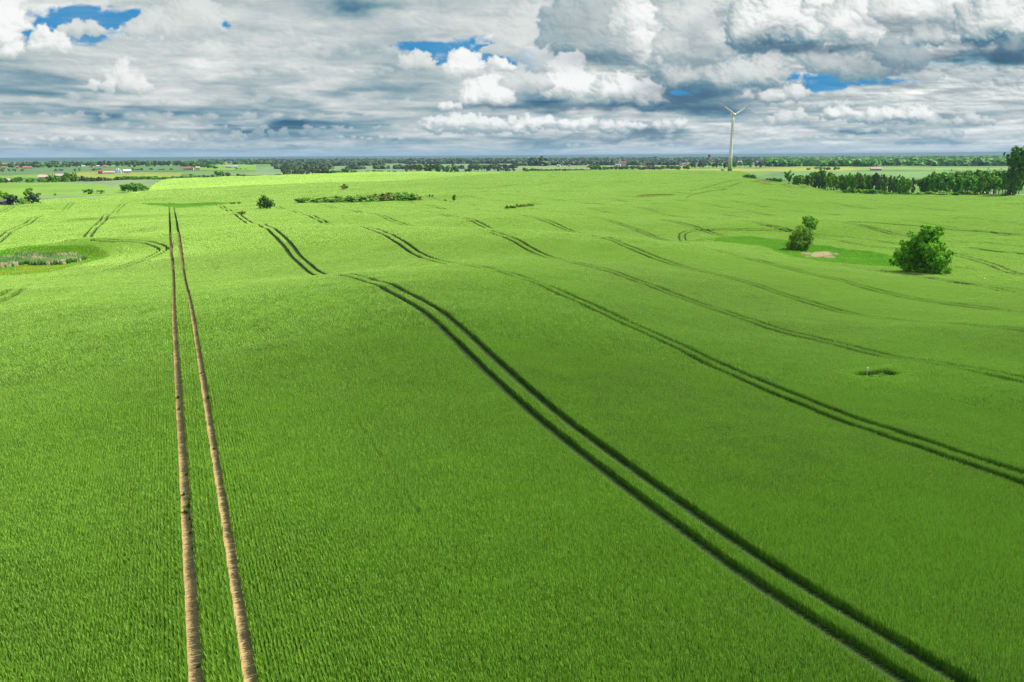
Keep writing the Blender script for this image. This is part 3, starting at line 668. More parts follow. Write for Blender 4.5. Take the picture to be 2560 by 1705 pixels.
strips('c1', W1*2, Lp*2, o1c, 187.5, 520); strips('c2', W2, Lp*2, [0], 187.5, 520)
X, Y = np.meshgrid(np.arange(-900, 1100, 5.85), np.arange(0, 1200, 5.85)); X = X.ravel(); Y = Y.ravel(); d = np.hypot(X, Y)
m = in_view(X, Y) & (d >= 512) & (d < dmax_at(X, Y)+4); X, Y = X[m], Y[m]
nr_ = (np.hypot(X, Y) > dmax_at(X, Y)-14) | (hole_edge(X, Y) < 4.5) | curve_near(X, Y, 5.5); XN, YN = X[nr_], Y[nr_]; X, Y = X[~nr_], Y[~nr_]
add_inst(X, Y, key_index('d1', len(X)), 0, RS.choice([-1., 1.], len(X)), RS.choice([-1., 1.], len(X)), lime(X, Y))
ox, oy = np.meshgrid(np.arange(4)*1.48-2.2, np.arange(4)*1.48-2.2); X = (XN[:, None]+ox.ravel()[None]).ravel(); Y = (YN[:, None]+oy.ravel()[None]).ravel()
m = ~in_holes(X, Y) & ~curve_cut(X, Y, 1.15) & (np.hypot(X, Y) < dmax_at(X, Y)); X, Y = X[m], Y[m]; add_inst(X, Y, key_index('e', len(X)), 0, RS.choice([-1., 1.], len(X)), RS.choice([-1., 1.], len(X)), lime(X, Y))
# the hollows: grass, reeds
def fill(poly, step, cond=None):
    p = np.array(poly); x0, y0 = p.min(0); x1, y1 = p.max(0)
    X, Y = np.meshgrid(np.arange(x0, x1, step), np.arange(y0, y1, step)); X = X.ravel()+RS.uniform(-.3, .3, X.size)*step; Y = Y.ravel()+RS.uniform(-.3, .3, Y.size)*step
    m = in_poly(X, Y, poly) & in_view(X, Y); return X[m], Y[m]
REED_L = plan_poly([(-60, 668), (0, 658), (40, 651), (85, 644), (130, 643), (180, 645), (212, 652), (190, 660), (150, 666), (110, 668), (60, 665), (20, 672), (-60, 680)])
YEL_L = plan_poly([(-60, 686), (20, 678), (60, 668), (95, 667), (112, 674), (170, 668), (180, 672), (130, 682), (60, 691), (0, 695), (-60, 697)])
DRY_R = plan_poly([(2026, 646), (2036, 642), (2050, 640), (2070, 640), (2074, 646), (2062, 649), (2038, 649)])
for h in (HOL_L, HOL_R, HOL_M, HOL_F, CLEAR, BANK, BANK2):
    X, Y = fill(h, .9 if h in (HOL_L, HOL_R, CLEAR) else 1.3)
    sc = .6+1.0*fbm(X/4, Y/4, 3)
    if h is HOL_L:
        yl = in_poly(X, Y, YEL_L) & (fbm(X/3, Y/3, 3) > .36); rd = in_poly(X, Y, REED_L) & ~yl
        ed = rd & (seg_dist(X, Y, np.array(REED_L+[REED_L[0]])) < 2.2) & (RS.rand(len(X)) < .28)
        st = (rd & (fbm(X/2.4+7, Y/2.4, 3) > .60)) | ed
        for m_, k_, g_ in ((yl, 'y', 1), (st, 'w', 3), (rd & ~st, 'r', 2), (~yl & ~rd & (fbm(X/5+3, Y/5, 3) > .50), 'y', 1)):
            add_inst(X[m_], Y[m_], key_index(k_, m_.sum()), g_, sc[m_], sc[m_])
        m_ = ~yl & ~rd; add_inst(X[m_], Y[m_], key_index('g', m_.sum()), 1, sc[m_]*1.2, sc[m_]*1.2)
    elif h is HOL_R:
        dr = in_poly(X, Y, DRY_R); m_ = dr | ((seg_dist(X, Y, np.array(DRY_R+[DRY_R[0]])) < 2.5) & (RS.rand(len(X)) < .12))
        add_inst(X[m_], Y[m_], key_index('w', m_.sum()), 3, sc[m_]*.8, sc[m_]*.8)
        dr2 = dr & (RS.rand(len(X)) < .3); m_ = ~dr | dr2; add_inst(X[m_], Y[m_], key_index('g', m_.sum()), 1, sc[m_]*1.3, sc[m_]*1.3)
        m_ = m_ & (fbm(X/4+3, Y/4, 3) > .62); add_inst(X[m_], Y[m_], key_index('y', m_.sum()), 1, sc[m_], sc[m_])
    elif h in (BANK, BANK2): m_ = RS.rand(len(X)) < .35; add_inst(X[m_], Y[m_], key_index('y', m_.sum()), 1, sc[m_]*.6, sc[m_]*.6)
    elif h is CLEAR: add_inst(X, Y, key_index('g', len(X)), 1, sc*.45, sc*.45)
    else: add_inst(X, Y, key_index('g', len(X)), 1, sc, sc)
for k_, yy in [(rnd.choice((-1, 1)), rnd.uniform(24, 95)) for _ in range(16)]+[(-1, y_) for y_ in np.linspace(40, 47, 9)]:
    add_inst(np.array([X_T+k_*HW+rnd.uniform(-.2, .3)]), np.array([yy]), key_index('s', 1), 0, np.array([rnd.uniform(.15, .4)]), np.array([rnd.uniform(.15, .6)]))
# ragged plants added along each worn rut's right-hand edge to deepen its shade
for k_ in (-1, 1):
    yy = np.arange(21, 175, .8); n_ = len(yy); yy = yy+RS.uniform(-.2, .2, n_)
    add_inst(X_T+k_*HW+.255+.05*(fbm(yy/6+k_*9, yy*0, 3)-.5)+RS.normal(0, .008, n_), yy, key_index('k', n_), 0, RS.uniform(.9, 1.15, n_), RS.uniform(.95, 1.1, n_))
# the tramline left of the first one stops at the headland loop: crop closes its ruts beside the reed hollow
xx, yy = np.meshgrid([X_T-D_T-HW-.25, X_T-D_T-HW+.2, X_T-D_T+HW-.2, X_T-D_T+HW+.25], np.arange(150, 239, .5)); xx = xx.ravel(); yy = yy.ravel(); m = ~in_holes(xx, yy) & ~curve_cut(xx, yy, .5)
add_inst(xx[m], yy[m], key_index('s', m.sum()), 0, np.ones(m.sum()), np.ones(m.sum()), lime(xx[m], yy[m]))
I_ = {k: np.concatenate(v) for k, v in INST.items()}
print('instances', len(I_['x']))
zi = ground_z(I_['x'], I_['y']); e_ = .8
nx_ = -(ground_z(I_['x']+e_, I_['y'])-ground_z(I_['x']-e_, I_['y']))/(2*e_); ny_ = -(ground_z(I_['x'], I_['y']+e_)-ground_z(I_['x'], I_['y']-e_))/(2*e_)

def scatter_object(name, sel, material, label, cat):
    n = int(sel.sum()); me = bpy.data.meshes.new(name); me.vertices.add(n)
    P3 = np.stack([I_['x'][sel], I_['y'][sel], zi[sel]-.02], -1).astype(np.float32); me.vertices.foreach_set('co', P3.ravel())
    at = me.attributes.new('pidx', 'INT', 'POINT'); at.data.foreach_set('value', I_['i'][sel].astype(np.int32))
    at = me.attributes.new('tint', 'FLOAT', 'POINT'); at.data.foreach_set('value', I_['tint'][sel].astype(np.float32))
    # tilt with the slope: small rotation about x and y
    rot = np.stack([-ny_[sel], nx_[sel], np.zeros(n)], -1).astype(np.float32)
    at = me.attributes.new('prot', 'FLOAT_VECTOR', 'POINT'); at.data.foreach_set('vector', rot.ravel())
    sx = I_['sx'][sel]; sy = I_['sy'][sel]; scz = np.maximum(np.abs(sx), np.where(I_['grp'][sel] == 0, np.minimum(np.abs(sy), 1.), 0))*(1+.1*(RS.rand(n)-.5))
    at = me.attributes.new('pscl', 'FLOAT_VECTOR', 'POINT'); at.data.foreach_set('vector', np.stack([sx, sy, scz], -1).astype(np.float32).ravel())
    me.materials.append(material); me.update()
    o = mobj(name, me); tag(o, label, cat, kind='stuff')
    ng = bpy.data.node_groups.new(name, 'GeometryNodeTree')
    ng.interface.new_socket('Geometry', in_out='INPUT', socket_type='NodeSocketGeometry'); ng.interface.new_socket('Geometry', in_out='OUTPUT', socket_type='NodeSocketGeometry')
    N = ng.nodes; L = ng.links; gi = N.new('NodeGroupInput'); go = N.new('NodeGroupOutput')
    ci = N.new('GeometryNodeCollectionInfo'); ci.inputs['Collection'].default_value = SRC; ci.inputs['Separate Children'].default_value = True; ci.inputs['Reset Children'].default_value = True
    ip = N.new('GeometryNodeInstanceOnPoints'); ip.inputs['Pick Instance'].default_value = True
    def na(nm, ty):
        a = N.new('GeometryNodeInputNamedAttribute'); a.data_type = ty; a.inputs['Name'].default_value = nm; return a.outputs['Attribute']
    L.new(gi.outputs[0], ip.inputs['Points']); L.new(ci.outputs[0], ip.inputs['Instance'])
    L.new(na('pidx', 'INT'), ip.inputs['Instance Index']); L.new(na('prot', 'FLOAT_VECTOR'), ip.inputs['Rotation']); L.new(na('pscl', 'FLOAT_VECTOR'), ip.inputs['Scale'])
    L.new(ip.outputs[0], go.inputs[0])
    md = o.modifiers.new('scatter', 'NODES'); md.node_group = ng
    return o
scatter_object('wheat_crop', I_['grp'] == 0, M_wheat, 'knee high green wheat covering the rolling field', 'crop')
scatter_object('meadow_grass', I_['grp'] == 1, M_grass, 'brighter rough grass filling the wet hollows in the wheat', 'grass')
scatter_object('green_reeds', I_['grp'] == 2, M_reed, 'dull grey-green reeds in the hollow at the left edge', 'reeds')
scatter_object('dry_reeds', I_['grp'] == 3, M_straw, 'pale straw-coloured dry reeds in the two hollows', 'reeds')


# ------------------------------------------------------------------ trees, bushes
def leafmat(name, c1, c2, trans=.25, vary=.18):
    m = mat(name, attr=True, rough=.6, trans=trans, vary=vary, spec=.12); N = m.node_tree.nodes; L = m.node_tree.links
    a = [n for n in N if n.bl_idname == 'ShaderNodeAttribute'][0]; sp = N.new('ShaderNodeSeparateColor'); L.new(a.outputs['Color'], sp.inputs[0])
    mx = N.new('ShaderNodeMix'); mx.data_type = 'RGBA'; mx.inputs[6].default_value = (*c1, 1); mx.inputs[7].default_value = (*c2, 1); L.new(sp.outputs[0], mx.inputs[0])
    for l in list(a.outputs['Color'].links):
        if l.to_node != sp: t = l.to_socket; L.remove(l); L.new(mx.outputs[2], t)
    return m
M_bark = mat('bark', (.10, .085, .06), noise=(3, .6, (.05, .04, .03)), bump=(8, .03))
M_birch = mat('pale_bark', (.42, .38, .32), noise=(2, .6, (.22, .19, .15)))
LM = {'dark': leafmat('dark_leaf', (.05, .16, .012), (.16, .38, .03)), 'mid': leafmat('mid_leaf', (.07, .19, .012), (.20, .40, .03)),
 'pine': leafmat('pine_needle', (.025, .07, .018), (.07, .15, .035), .1), 'pale': leafmat('willow_leaf', (.13, .27, .03), (.30, .48, .08)),
 'lime': leafmat('lime_leaf', (.06, .19, .008), (.14, .34, .015)), 'birch': leafmat('birch_leaf', (.06, .12, .03), (.17, .24, .06)),
 'red': leafmat('reddish_leaf', (.12, .14, .02), (.26, .29, .045)), 'grey': leafmat('grey_leaf', (.045, .085, .035), (.11, .16, .07)),
 'rich': leafmat('maple_leaf', (.05, .20, .004), (.24, .56, .012), .3), 'yell': leafmat('yellow_leaf', (.20, .26, .03), (.36, .40, .05)),
 'willow': leafmat('bright_willow_leaf', (.09, .27, .010), (.27, .54, .03), .3)}
def leaves(P, N, size, R, tintv, aspect=1.0):
    n = len(P); d = N+R.normal(0, .55, (n, 3)); d /= np.linalg.norm(d, axis=1)[:, None]+1e-9
    a = np.cross(d, R.normal(0, 1, (n, 3))); a /= np.linalg.norm(a, axis=1)[:, None]+1e-9; b = np.cross(d, a)
    s = (size*R.uniform(.6, 1.35, n))[:, None]
    V = np.stack([P-a*s*.5-b*s*.3*aspect, P+a*s*.2-b*s*.55*aspect, P+a*s*.6+b*s*.15*aspect, P-a*s*.15+b*s*.55*aspect], 1).reshape(-1, 3)
    c = np.repeat(np.clip(tintv, 0, 1), 4); return V, np.arange(4*n).reshape(-1, 4), np.stack([c, c, c], -1)
def crown(blobs, nclump, nleaf, size, seed, fill=.82, cl=.27, hang=0):
    """blobs (x, y, z, rx, ry, rz): leaf clumps gathered on lumpy shells"""
    R = np.random.RandomState(seed); Ps, Ns, Ts = [], [], []
    vol = np.array([b[3]*b[5] for b in blobs]); vol = vol/vol.sum()
    for b, v in zip(blobs, vol):
        k = max(int(nclump*v), 2); d = R.normal(0, 1, (k, 3)); d /= np.linalg.norm(d, axis=1)[:, None]
        q = R.uniform(.35, 1., k)**.45; c = np.array(b[:3])+d*q[:, None]*np.array(b[3:])*fill
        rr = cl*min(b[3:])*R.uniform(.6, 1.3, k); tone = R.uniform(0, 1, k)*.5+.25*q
        m = max(nleaf//nclump, 3); e = R.normal(0, 1, (k, m, 3)); e /= np.linalg.norm(e, axis=2)[..., None]
        p = c[:, None]+e*(rr[:, None]*R.uniform(.4, 1, (k, m)))[..., None]
        p[..., 2] -= hang*R.uniform(0, 1, (k, m))*rr[:, None]*2
        nn = e*.6+d[:, None]*.6+np.array([0, 0, .35])
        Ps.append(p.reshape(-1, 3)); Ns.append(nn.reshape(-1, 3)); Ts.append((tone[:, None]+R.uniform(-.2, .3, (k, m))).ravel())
    P = np.vstack(Ps); N = np.vstack(Ns); N /= np.linalg.norm(N, axis=1)[:, None]
    return leaves(P, N, size, R, np.concatenate(Ts))
def branches(height, r0, blobs, seed, base=0.):
    R = random.Random(seed); m = MB(); top = max(b[2] for b in blobs)
    tx, ty = sum(b[0] for b in blobs)/len(blobs), sum(b[1] for b in blobs)/len(blobs)
    pts = [(0, 0, -.25), (tx*.15, ty*.15, height*.25), (tx*.4, ty*.4, height*.55), (tx*.6, ty*.6, top*.92)]
    m.tube(pts, [r0*1.25, r0*.9, r0*.6, r0*.15], 8)
    for b in blobs:
        z0 = min(max(b[2]*.45, height*.15), height*.5); s = Vector((tx*.3, ty*.3, z0)); e = Vector(b[:3]); mid = (s+e)/2+Vector((R.uniform(-1, 1), R.uniform(-1, 1), .3))*.06*height
        m.tube([s, mid, e], [r0*.5, r0*.3, r0*.08], 6)
    return m
# small tree kinds for the distance, unit height 1, crown width 1
def far_kind(name, blobs, nl, size, leaf, bark, trunk_r=.02, th=.5, seed=1):
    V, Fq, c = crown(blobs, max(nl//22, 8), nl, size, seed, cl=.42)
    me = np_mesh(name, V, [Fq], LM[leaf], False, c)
    t = MB(); t.tube([(0, 0, -.12), (.01, 0, th*.5), (0, .01, th), (0, 0, .82)], [trunk_r*1.3, trunk_r, trunk_r*.7, trunk_r*.2], 6)
    tm = t.mesh(name+'_trunk', bark); return me, tm
R8 = np.random.RandomState(8)
def rblobs(n, zc, rz, r, rw=.3):
    out = [(0, 0, zc, rw, rw, rz)]
    for i in range(n): a = R8.uniform(0, 6.28); q = R8.uniform(.1, .26); z = zc+R8.uniform(-.8, .85)*rz*.8; out.append((math.cos(a)*q, math.sin(a)*q, z, r*R8.uniform(.7, 1.2), r*R8.uniform(.7, 1.2), r*.75*R8.uniform(.7, 1.2)))
    return out
KIND = {}
for q in range(3):
    KIND['round%d' % q] = ('deciduous_tree', rblobs(7, .57, .36, .20), 900)
    KIND['tall%d' % q] = ('tall_tree', [(0, 0, .58, .26, .26, .40)]+[(R8.uniform(-.22, .22), R8.uniform(-.22, .22), z, .2, .2, .13) for z in (.2, .34, .48, .62, .76, .9)], 900)
    KIND['pine%d' % q] = ('pine_tree', [(R8.uniform(-.16, .16), R8.uniform(-.16, .16), z, r, r, .10) for z, r in ((.48, .22), (.58, .34), (.68, .36), (.78, .32), (.87, .24), (.95, .13))], 700)
    KIND['bush%d' % q] = ('bush', [(R8.uniform(-.3, .3), R8.uniform(-.3, .3), R8.uniform(.3, .6), .28, .28, .34) for _ in range(6)], 620)
CACHE = {}
def kind_mesh(k, leaf, bark):
    key = (k, leaf)
    if key not in CACHE:
        nm, bl, nl = KIND[k]; CACHE[key] = far_kind(nm, bl, nl, .085 if 'bush' not in k else .10, leaf, bark, .022 if k[:4] != 'bush' else .03, .5 if k[:4] != 'bush' else .2, seed=len(CACHE)+3)
    return CACHE[key]
NTREE = [0]
def tree(px, top, dist=None, base=None, w=None, kind='round', leaf='mid', label=None, group=None, parts=True, cat='tree', name=None, bark=None, dense=1):
    """stand a tree on the terrain; px column of its stem, rows of its top and (if it shows) its base, width in pixels"""
    if dist is None: x, y, dist = march(px, base, lift=.6)
    else: x, y = at_dist(px, dist)
    z = float(ground_z(x, y)); d_ax = (x*math.sin(PSI)+y*math.cos(PSI))/math.cos(TH)*1.0
    # height from the row of the top
    vx, vy, vz = ray(px, top); h = CAMZ+vz/math.hypot(vx, vy)*dist-z
    h = max(h, 1.2)*1.1; wm = (w or 12)*dist/F*(1.8 if 590 < dist < 760 else 1.5)
    k = kind+str(rnd.randint(0, 2)); me, tm = kind_mesh(k, leaf, bark or M_bark); nm = name or KIND[k][0]
    rz = rnd.uniform(0, 6.28)
    if parts:
        e = empty(nm, (x, y, z)); e.rotation_euler = (0, 0, rz); e.scale = (wm, wm, h)
        mobj('crown', me, e); mobj('trunk', tm, e)
    else: e = mobj(nm, me); e.location = (x, y, z); e.rotation_euler = (0, 0, rz); e.scale = (wm, wm, h)
    tag(e, label, cat, group); NTREE[0] += 1
    return e
def big_tree(name, px, base_row, top_row, blobs_px, org, s, base_px, leaf, nclump, nleaf, size, label, dist=None, seed=1, r0=.2, hang=0, cat='tree', cl=.27, fill=.85, xs=1.):
    """blobs_px: (x, y, r) in a zoomed view of the photograph; turned into metres at the tree's own distance"""
    if dist is None: x, y, dist = march(px, base_row)
    else: x, y = at_dist(px, dist)
    z = float(ground_z(x, y)); m = dist/F*s; R = random.Random(seed); az = math.atan2(x, y)
    bl = [((bx-base_px[0])*m*xs, R.uniform(-.6, .6)*(abs(br)*1.1)*m, max((base_px[1]-by)*m, br*m*.55), br*m, br*m, br*m*.95) for bx, by, br in blobs_px]
    H = max(b[2]+b[5] for b in bl)
    # thicken the crown front to back
    ext = []
    for b in bl: ext += [b, (b[0]*.8, R.choice((-1, 1))*b[3]*R.uniform(.6, 1.3), b[2]*R.uniform(.75, .98), b[3]*.8, b[4]*.8, b[5]*.8)]
    e = empty(name, (x, y, z)); e.rotation_euler = (0, 0, -az)
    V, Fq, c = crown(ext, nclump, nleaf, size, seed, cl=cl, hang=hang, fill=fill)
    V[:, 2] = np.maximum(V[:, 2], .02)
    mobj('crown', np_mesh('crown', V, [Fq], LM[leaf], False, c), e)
    mobj('trunk', branches(H, r0, bl, seed).mesh('trunk', M_bark, True), e)
    tag(e, label, cat); return e, dist
# --- the trees of the near hollow
big_tree('maple_tree', 2300, 686, 571, [(1620, 335, 66), (1690, 320, 44), (1560, 390, 66), (1660, 420, 84), (1500, 430, 56), (1455, 400, 30), (1450, 480, 58), (1400, 520, 34), (1560, 490, 84), (1700, 470, 76), (1760, 490, 54), (1500, 545, 52), (1610, 560, 64), (1700, 555, 64), (1770, 560, 46), (1600, 300, 34), (1705, 290, 24), (1500, 335, 24), (1790, 445, 26), (1740, 410, 30)],
    (1760, 700), .3397, (1600, 598), 'rich', 1900, 95000, .17, 'large dense leafy tree branching to the ground at the right end of the hollow', seed=5, r0=.32, cl=.20, xs=.84)
big_tree('willow_tree', 1995, 629, 560, [(690, 285, 44), (740, 305, 48), (655, 330, 42), (640, 385, 40), (740, 360, 46), (690, 360, 56), (628, 415, 26), (760, 335, 30), (675, 400, 44), (735, 400, 34)],
    (1760, 700), .3397, (688, 438), 'willow', 800, 40000, .14, 'rounded yellow-green willow with a dark trunk standing in the grass of the hollow', seed=9, r0=.3, hang=.6, cl=.22)
big_tree('willow_tree', 2024, 592, 537, [(780, 205, 36), (760, 225, 36), (805, 225, 34), (790, 245, 38), (815, 255, 24), (745, 205, 22)],
    (1760, 700), .3397, (785, 330), 'willow', 260, 16000, .16, 'smaller round willow showing above and behind the other willow of the hollow', seed=12, r0=.2, hang=.4)
big_tree('round_tree', 668, 525, 488, [(92, 462, 22), (70, 475, 20), (112, 470, 22), (52, 492, 20), (88, 492, 26), (130, 486, 22), (156, 500, 20), (40, 515, 18), (66, 520, 24), (104, 518, 28), (140, 522, 24), (170, 520, 16), (50, 538, 16), (90, 545, 18), (135, 542, 18), (170, 537, 12), (30, 530, 10), (76, 448, 12)],
    (640, 370), .2717, (110, 572), 'mid', 420, 26000, .20, 'lone round tree with a yellower right half left of the long willow thicket', seed=14, r0=.3)
tree(862, 458, base=473.5, w=12.5, kind='bush', leaf='red', label='small upright brownish bush alone on the far slope above the thicket', cat='bush', name='bush')
tree(1136, 486, base=502.5, w=12, kind='round', leaf='mid', label='tiny slender tree standing alone right of the long thicket', cat='tree')
tree(1115, 496, base=502, w=8, kind='bush', leaf='yell', label='tiny pale yellow bush beside the slender lone tree', cat='bush', name='bush')
tree(604, 524, base=535, w=17, kind='bush', leaf='yell', label='small bright yellow-green bush in the wheat left of the lone round tree', cat='bush', name='bush')
tree(584, 503.5, base=509, w=12, kind='bush', leaf='dark', label='low dark shrub on the thin green strip above the yellow-green bush', cat='bush', name='bush')
tree(598, 503, base=508.5, w=9, kind='bush', leaf='mid', label='right one of two low shrubs on the thin green strip', cat='bush', name='bush')
tree(1074, 485.5, base=490.5, w=4, kind='round', leaf='grey', label='left of two tiny saplings right of the thicket end', cat='tree')
tree(1081, 486, base=490.5, w=4, kind='round', leaf='grey', label='right of two tiny saplings right of the thicket end', cat='tree')
tree(221, 471, base=483, w=17, kind='bush', leaf='dark', label='larger dark bush of the pair in the bright far-left field', cat='bush', name='bush')
tree(253, 473, base=482, w=12, kind='bush', leaf='mid', label='smaller right-hand bush of the pair in the bright far-left field', cat='bush', name='bush')
tree(137, 482, base=487, w=4, kind='bush', leaf='mid', label='tiny lone shrub in the bright field at far left', cat='bush', name='bush')
tree(365, 463.5, base=475.5, w=17, kind='bush', leaf='mid', label='round bush at the right foot of the valley wood', cat='bush', name='bush')
# --- long willow thicket
TG = 'willow bushes of the long thicket'
for i, (x, y, w, l) in enumerate([(440, 475, 116, 'mid'), (570, 475, 124, 'mid'), (672, 480, 96, 'pale'), (760, 478, 100, 'mid'), (885, 470, 100, 'dark'), (970, 462, 80, 'pale'), (1060, 455, 120, 'mid'), (1170, 448, 80, 'red'), (1250, 447, 90, 'pale'), (1350, 446, 120, 'mid'), (1430, 445, 90, 'mid'), (1487, 447, 74, 'red'),
  (640, 458, 110, 'pale'), (740, 452, 110, 'pale'), (860, 443, 110, 'pale'), (975, 436, 110, 'pale'), (1080, 428, 110, 'pale'), (1160, 422, 110, 'pale'), (1220, 418, 110, 'red'), (1290, 415, 110, 'pale'), (1370, 414, 110, 'pale'), (1440, 425, 90, 'pale')]):
    front = i < 12; px = 640+x*.2717; by = 370+(y+26)*.2717
    base = np.interp(px, [743, 870, 930, 1054], [506, 505.5, 501.5, 499]) if front else np.interp(px, [743, 870, 930, 1054], [500, 499.5, 496, 493])
    top = 370+(y-24)*.2717-(0 if front else -2.)
    col_l = {'mid': 'dull green', 'dark': 'dark green', 'pale': 'pale green', 'red': 'rusty-tinged'}[l]
    if front: lab = '%s bush, number %s from the left in front row of the long thicket' % (col_l, ['one', 'two', 'three', 'four', 'five', 'six', 'seven', 'eight', 'nine', 'ten', 'eleven', 'twelve'][i])
    else: lab = 'pale feathery willow bush behind the front row of the long thicket' if l == 'pale' else 'rusty-tinged bush sticking up behind the front row of the long thicket'
    tree(px, top, base=base, w=w*.2717*1.1, kind='bush', leaf=l, label=lab, group=TG, cat='bush', name='willow_bush')
for i, (px, y0, y1, w) in enumerate([(1269, 512, 521, 12), (1280, 511, 520, 14), (1291, 509, 518, 14), (1302, 508, 517, 13), (1312, 507, 516, 14), (1322, 507, 515.5, 13), (1331, 508, 514.5, 9), (1286, 513, 519.5, 9)]):
    tree(px, y0, base=y1, w=w, kind='bush', leaf='yell' if i % 3 == 1 else 'mid', label='low blossoming shrub in the short hedge in the middle of the far wheat', group='blossoming shrubs of the short mid-field hedge', cat='bush', name='bush')
# --- farm at the left edge
for i, (px, t, b, w, k, l, lab) in enumerate([(-4, 474, 509, 26, 'round', 'mid', 'broad tree cut by the left frame edge behind the dark-roofed farmhouse'), (10, 480, 507, 24, 'round', 'mid', 'second tree from the left edge behind the farmhouse'),
  (33, 486, 512, 24, 'round', 'grey', 'grey-green round tree just right of the farmhouse'), (57, 491, 511, 16, 'bush', 'mid', 'low tree between the grey-green tree and the pointed tree of the farm'), (70, 474, 508, 18, 'tall', 'dark', 'tallest pointed dark tree of the left-edge farm'), (84, 482, 508, 18, 'tall', 'grey', 'dark grey tree right of the pointed tree at the farm'), (93, 485, 508, 14, 'tall', 'dark', 'rightmost tree of the left-edge farm'), (8, 499, 510, 20, 'bush', 'yell', 'yellow-green bush in front of the farm trees at the left edge')]):
    tree(px, t, base=b, w=w, kind=k, leaf=l, label=lab, group='trees round the left-edge farm', cat='bush' if k == 'bush' else 'tree')
# --- valley wood at the left, 900 to 1200 m away
def run(x0, x1, n, top, dist, w, kinds, leafs, label, group, jt=2., jd=.05, parts=True, cat='tree', name=None, base=None):
    for i in range(n):
        px = x0+(x1-x0)*(i+.5)/n+rnd.uniform(-.4, .4)*(x1-x0)/n; t = (np.interp(px, *zip(*top)) if isinstance(top, list) else top)+rnd.uniform(-jt, jt)
        d = dist*(1+rnd.uniform(-jd, jd)); k = rnd.choice(kinds); l = rnd.choice(leafs)
        tree(px, t, dist=d, w=w*rnd.uniform(.8, 1.25), kind=k, leaf=l, label=label, group=group, parts=parts, cat=cat, name=name)
run(-30, 95, 9, [(-30, 444), (60, 444), (95, 448)], 1080, 13, ['round'], ['mid', 'grey', 'dark'], 'small tree of the loose row left of the valley wood', 'loose trees left of the valley wood')
run(98, 190, 13, [(98, 446), (120, 440), (150, 440), (165, 433), (190, 438)], 1050, 14, ['round', 'tall'], ['mid', 'dark'], 'dense dark tree in the left half of the valley wood', 'trees in the left half of the valley wood')
run(190, 272, 13, [(190, 442), (272, 446)], 1050, 10, ['pine', 'tall'], ['grey', 'pine'], 'slim dark-stemmed tree in the middle of the valley wood', 'slim trees in the middle of the valley wood')
run(270, 425, 22, [(270, 448), (300, 441), (335, 440), (380, 442), (425, 444)], 960, 14, ['round'], ['mid', 'lime', 'dark'], 'bright rounded tree in the right half of the valley wood', 'trees in the right half of the valley wood')
run(298, 352, 10, [(298, 462), (330, 457), (352, 462)], 700, 15, ['round', 'bush'], ['mid', 'lime'], 'bushy tree in the tongue of wood reaching down into the fields', 'trees in the tongue of the valley wood')
run(425, 530, 11, [(425, 441), (470, 439), (530, 437)], 1150, 10, ['bush', 'round'], ['mid', 'dark'], 'low hedge tree in the line running right from the valley wood', 'hedge trees right of the valley wood', jt=1.5)
for px, t, w, l, lab in [(539, 427, 13, 'dark', 'left tree of the dark pair on the left field crest'), (551, 428, 12, 'dark', 'right tree of the dark pair on the left field crest'), (566, 430, 12, 'grey', 'greyer tree just right of the dark pair on the crest'), (475, 435, 8, 'dark', 'pointed tree in the hedge line left of the dark pair'), (594, 434, 11, 'mid', 'small tree between the dark pair and the crest tree row'), (606, 435, 11, 'mid', 'small tree next right between the dark pair and the crest tree row'), (250, 433, 2, 'mid', None)]:
    if lab: tree(px, t, dist=1180, w=w, kind='round', leaf=l, label=lab)
run(622, 700, 8, [(622, 424), (640, 620), (700, 421)], 1250, 17, ['round'], ['dark', 'mid'], 'round dark tree at the left start of the crest tree row', 'dark round trees on the crest')
run(700, 820, 18, [(700, 421), (760, 424), (820, 422)], 1260, 11, ['tall', 'round'], ['birch', 'grey', 'birch'], 'pale feathery tree in the crest tree row', 'pale trees of the crest row')
run(818, 888, 9, [(818, 427), (860, 422), (888, 426)], 1260, 12, ['round'], ['dark', 'mid'], 'low dark tree at the right end of the crest tree row', 'low dark trees of the crest row')
run(912, 1005, 7, [(912, 424), (935, 423), (1005, 429)], 1350, 9, ['bush', 'round'], ['mid', 'grey'], 'scattered low tree behind the middle of the crest', 'scattered low trees behind the crest', jt=1)
run(1012, 1085, 14, [(1012, 415), (1060, 413), (1085, 413)], 1280, 10, ['tall', 'pine'], ['birch', 'birch', 'grey'], 'pale birch in the grove standing on the middle of the crest', 'birches of the crest grove')
run(1085, 1143, 9, [(1085, 413), (1110, 414), (1143, 417)], 1280, 11, ['round', 'tall'], ['mid', 'birch'], 'leafy tree in the right part of the crest birch grove', 'leafy trees of the crest grove')
run(1160, 1285, 18, [(1160, 424), (1200, 415), (1230, 417), (1285, 421)], 1400, 9, ['pine', 'round'], ['pine', 'dark', 'grey'], 'dark pine in the low wood right of the crest grove', 'pines right of the crest grove')
run(1306, 1480, 30, [(1306, 418), (1340, 422), (1480, 422)], 1400, 9, ['round', 'bush'], ['lime'], 'bright lime-green young tree in the plantation row behind the crest', 'lime-green plantation trees', jt=.8)
run(1478, 1504, 4, [(1478, 411), (1504, 412)], 1420, 12, ['round'], ['dark'], 'tall dark tree at the right end of the lime-green plantation', 'dark trees at the plantation end')
run(1504, 1690, 24, [(1504, 415), (1600, 414), (1690, 413)], 1700, 12, ['round', 'bush'], ['grey', 'mid', 'birch'], 'grey-green scrubby tree in the wood left of the wind turbine', 'scrubby trees left of the turbine', jt=1.8)
run(1686, 1724, 4, [(1686, 414), (1724, 413)], 1500, 12, ['round'], ['dark'], 'dark round tree just left of the wind turbine wood', 'dark round trees left of the turbine')
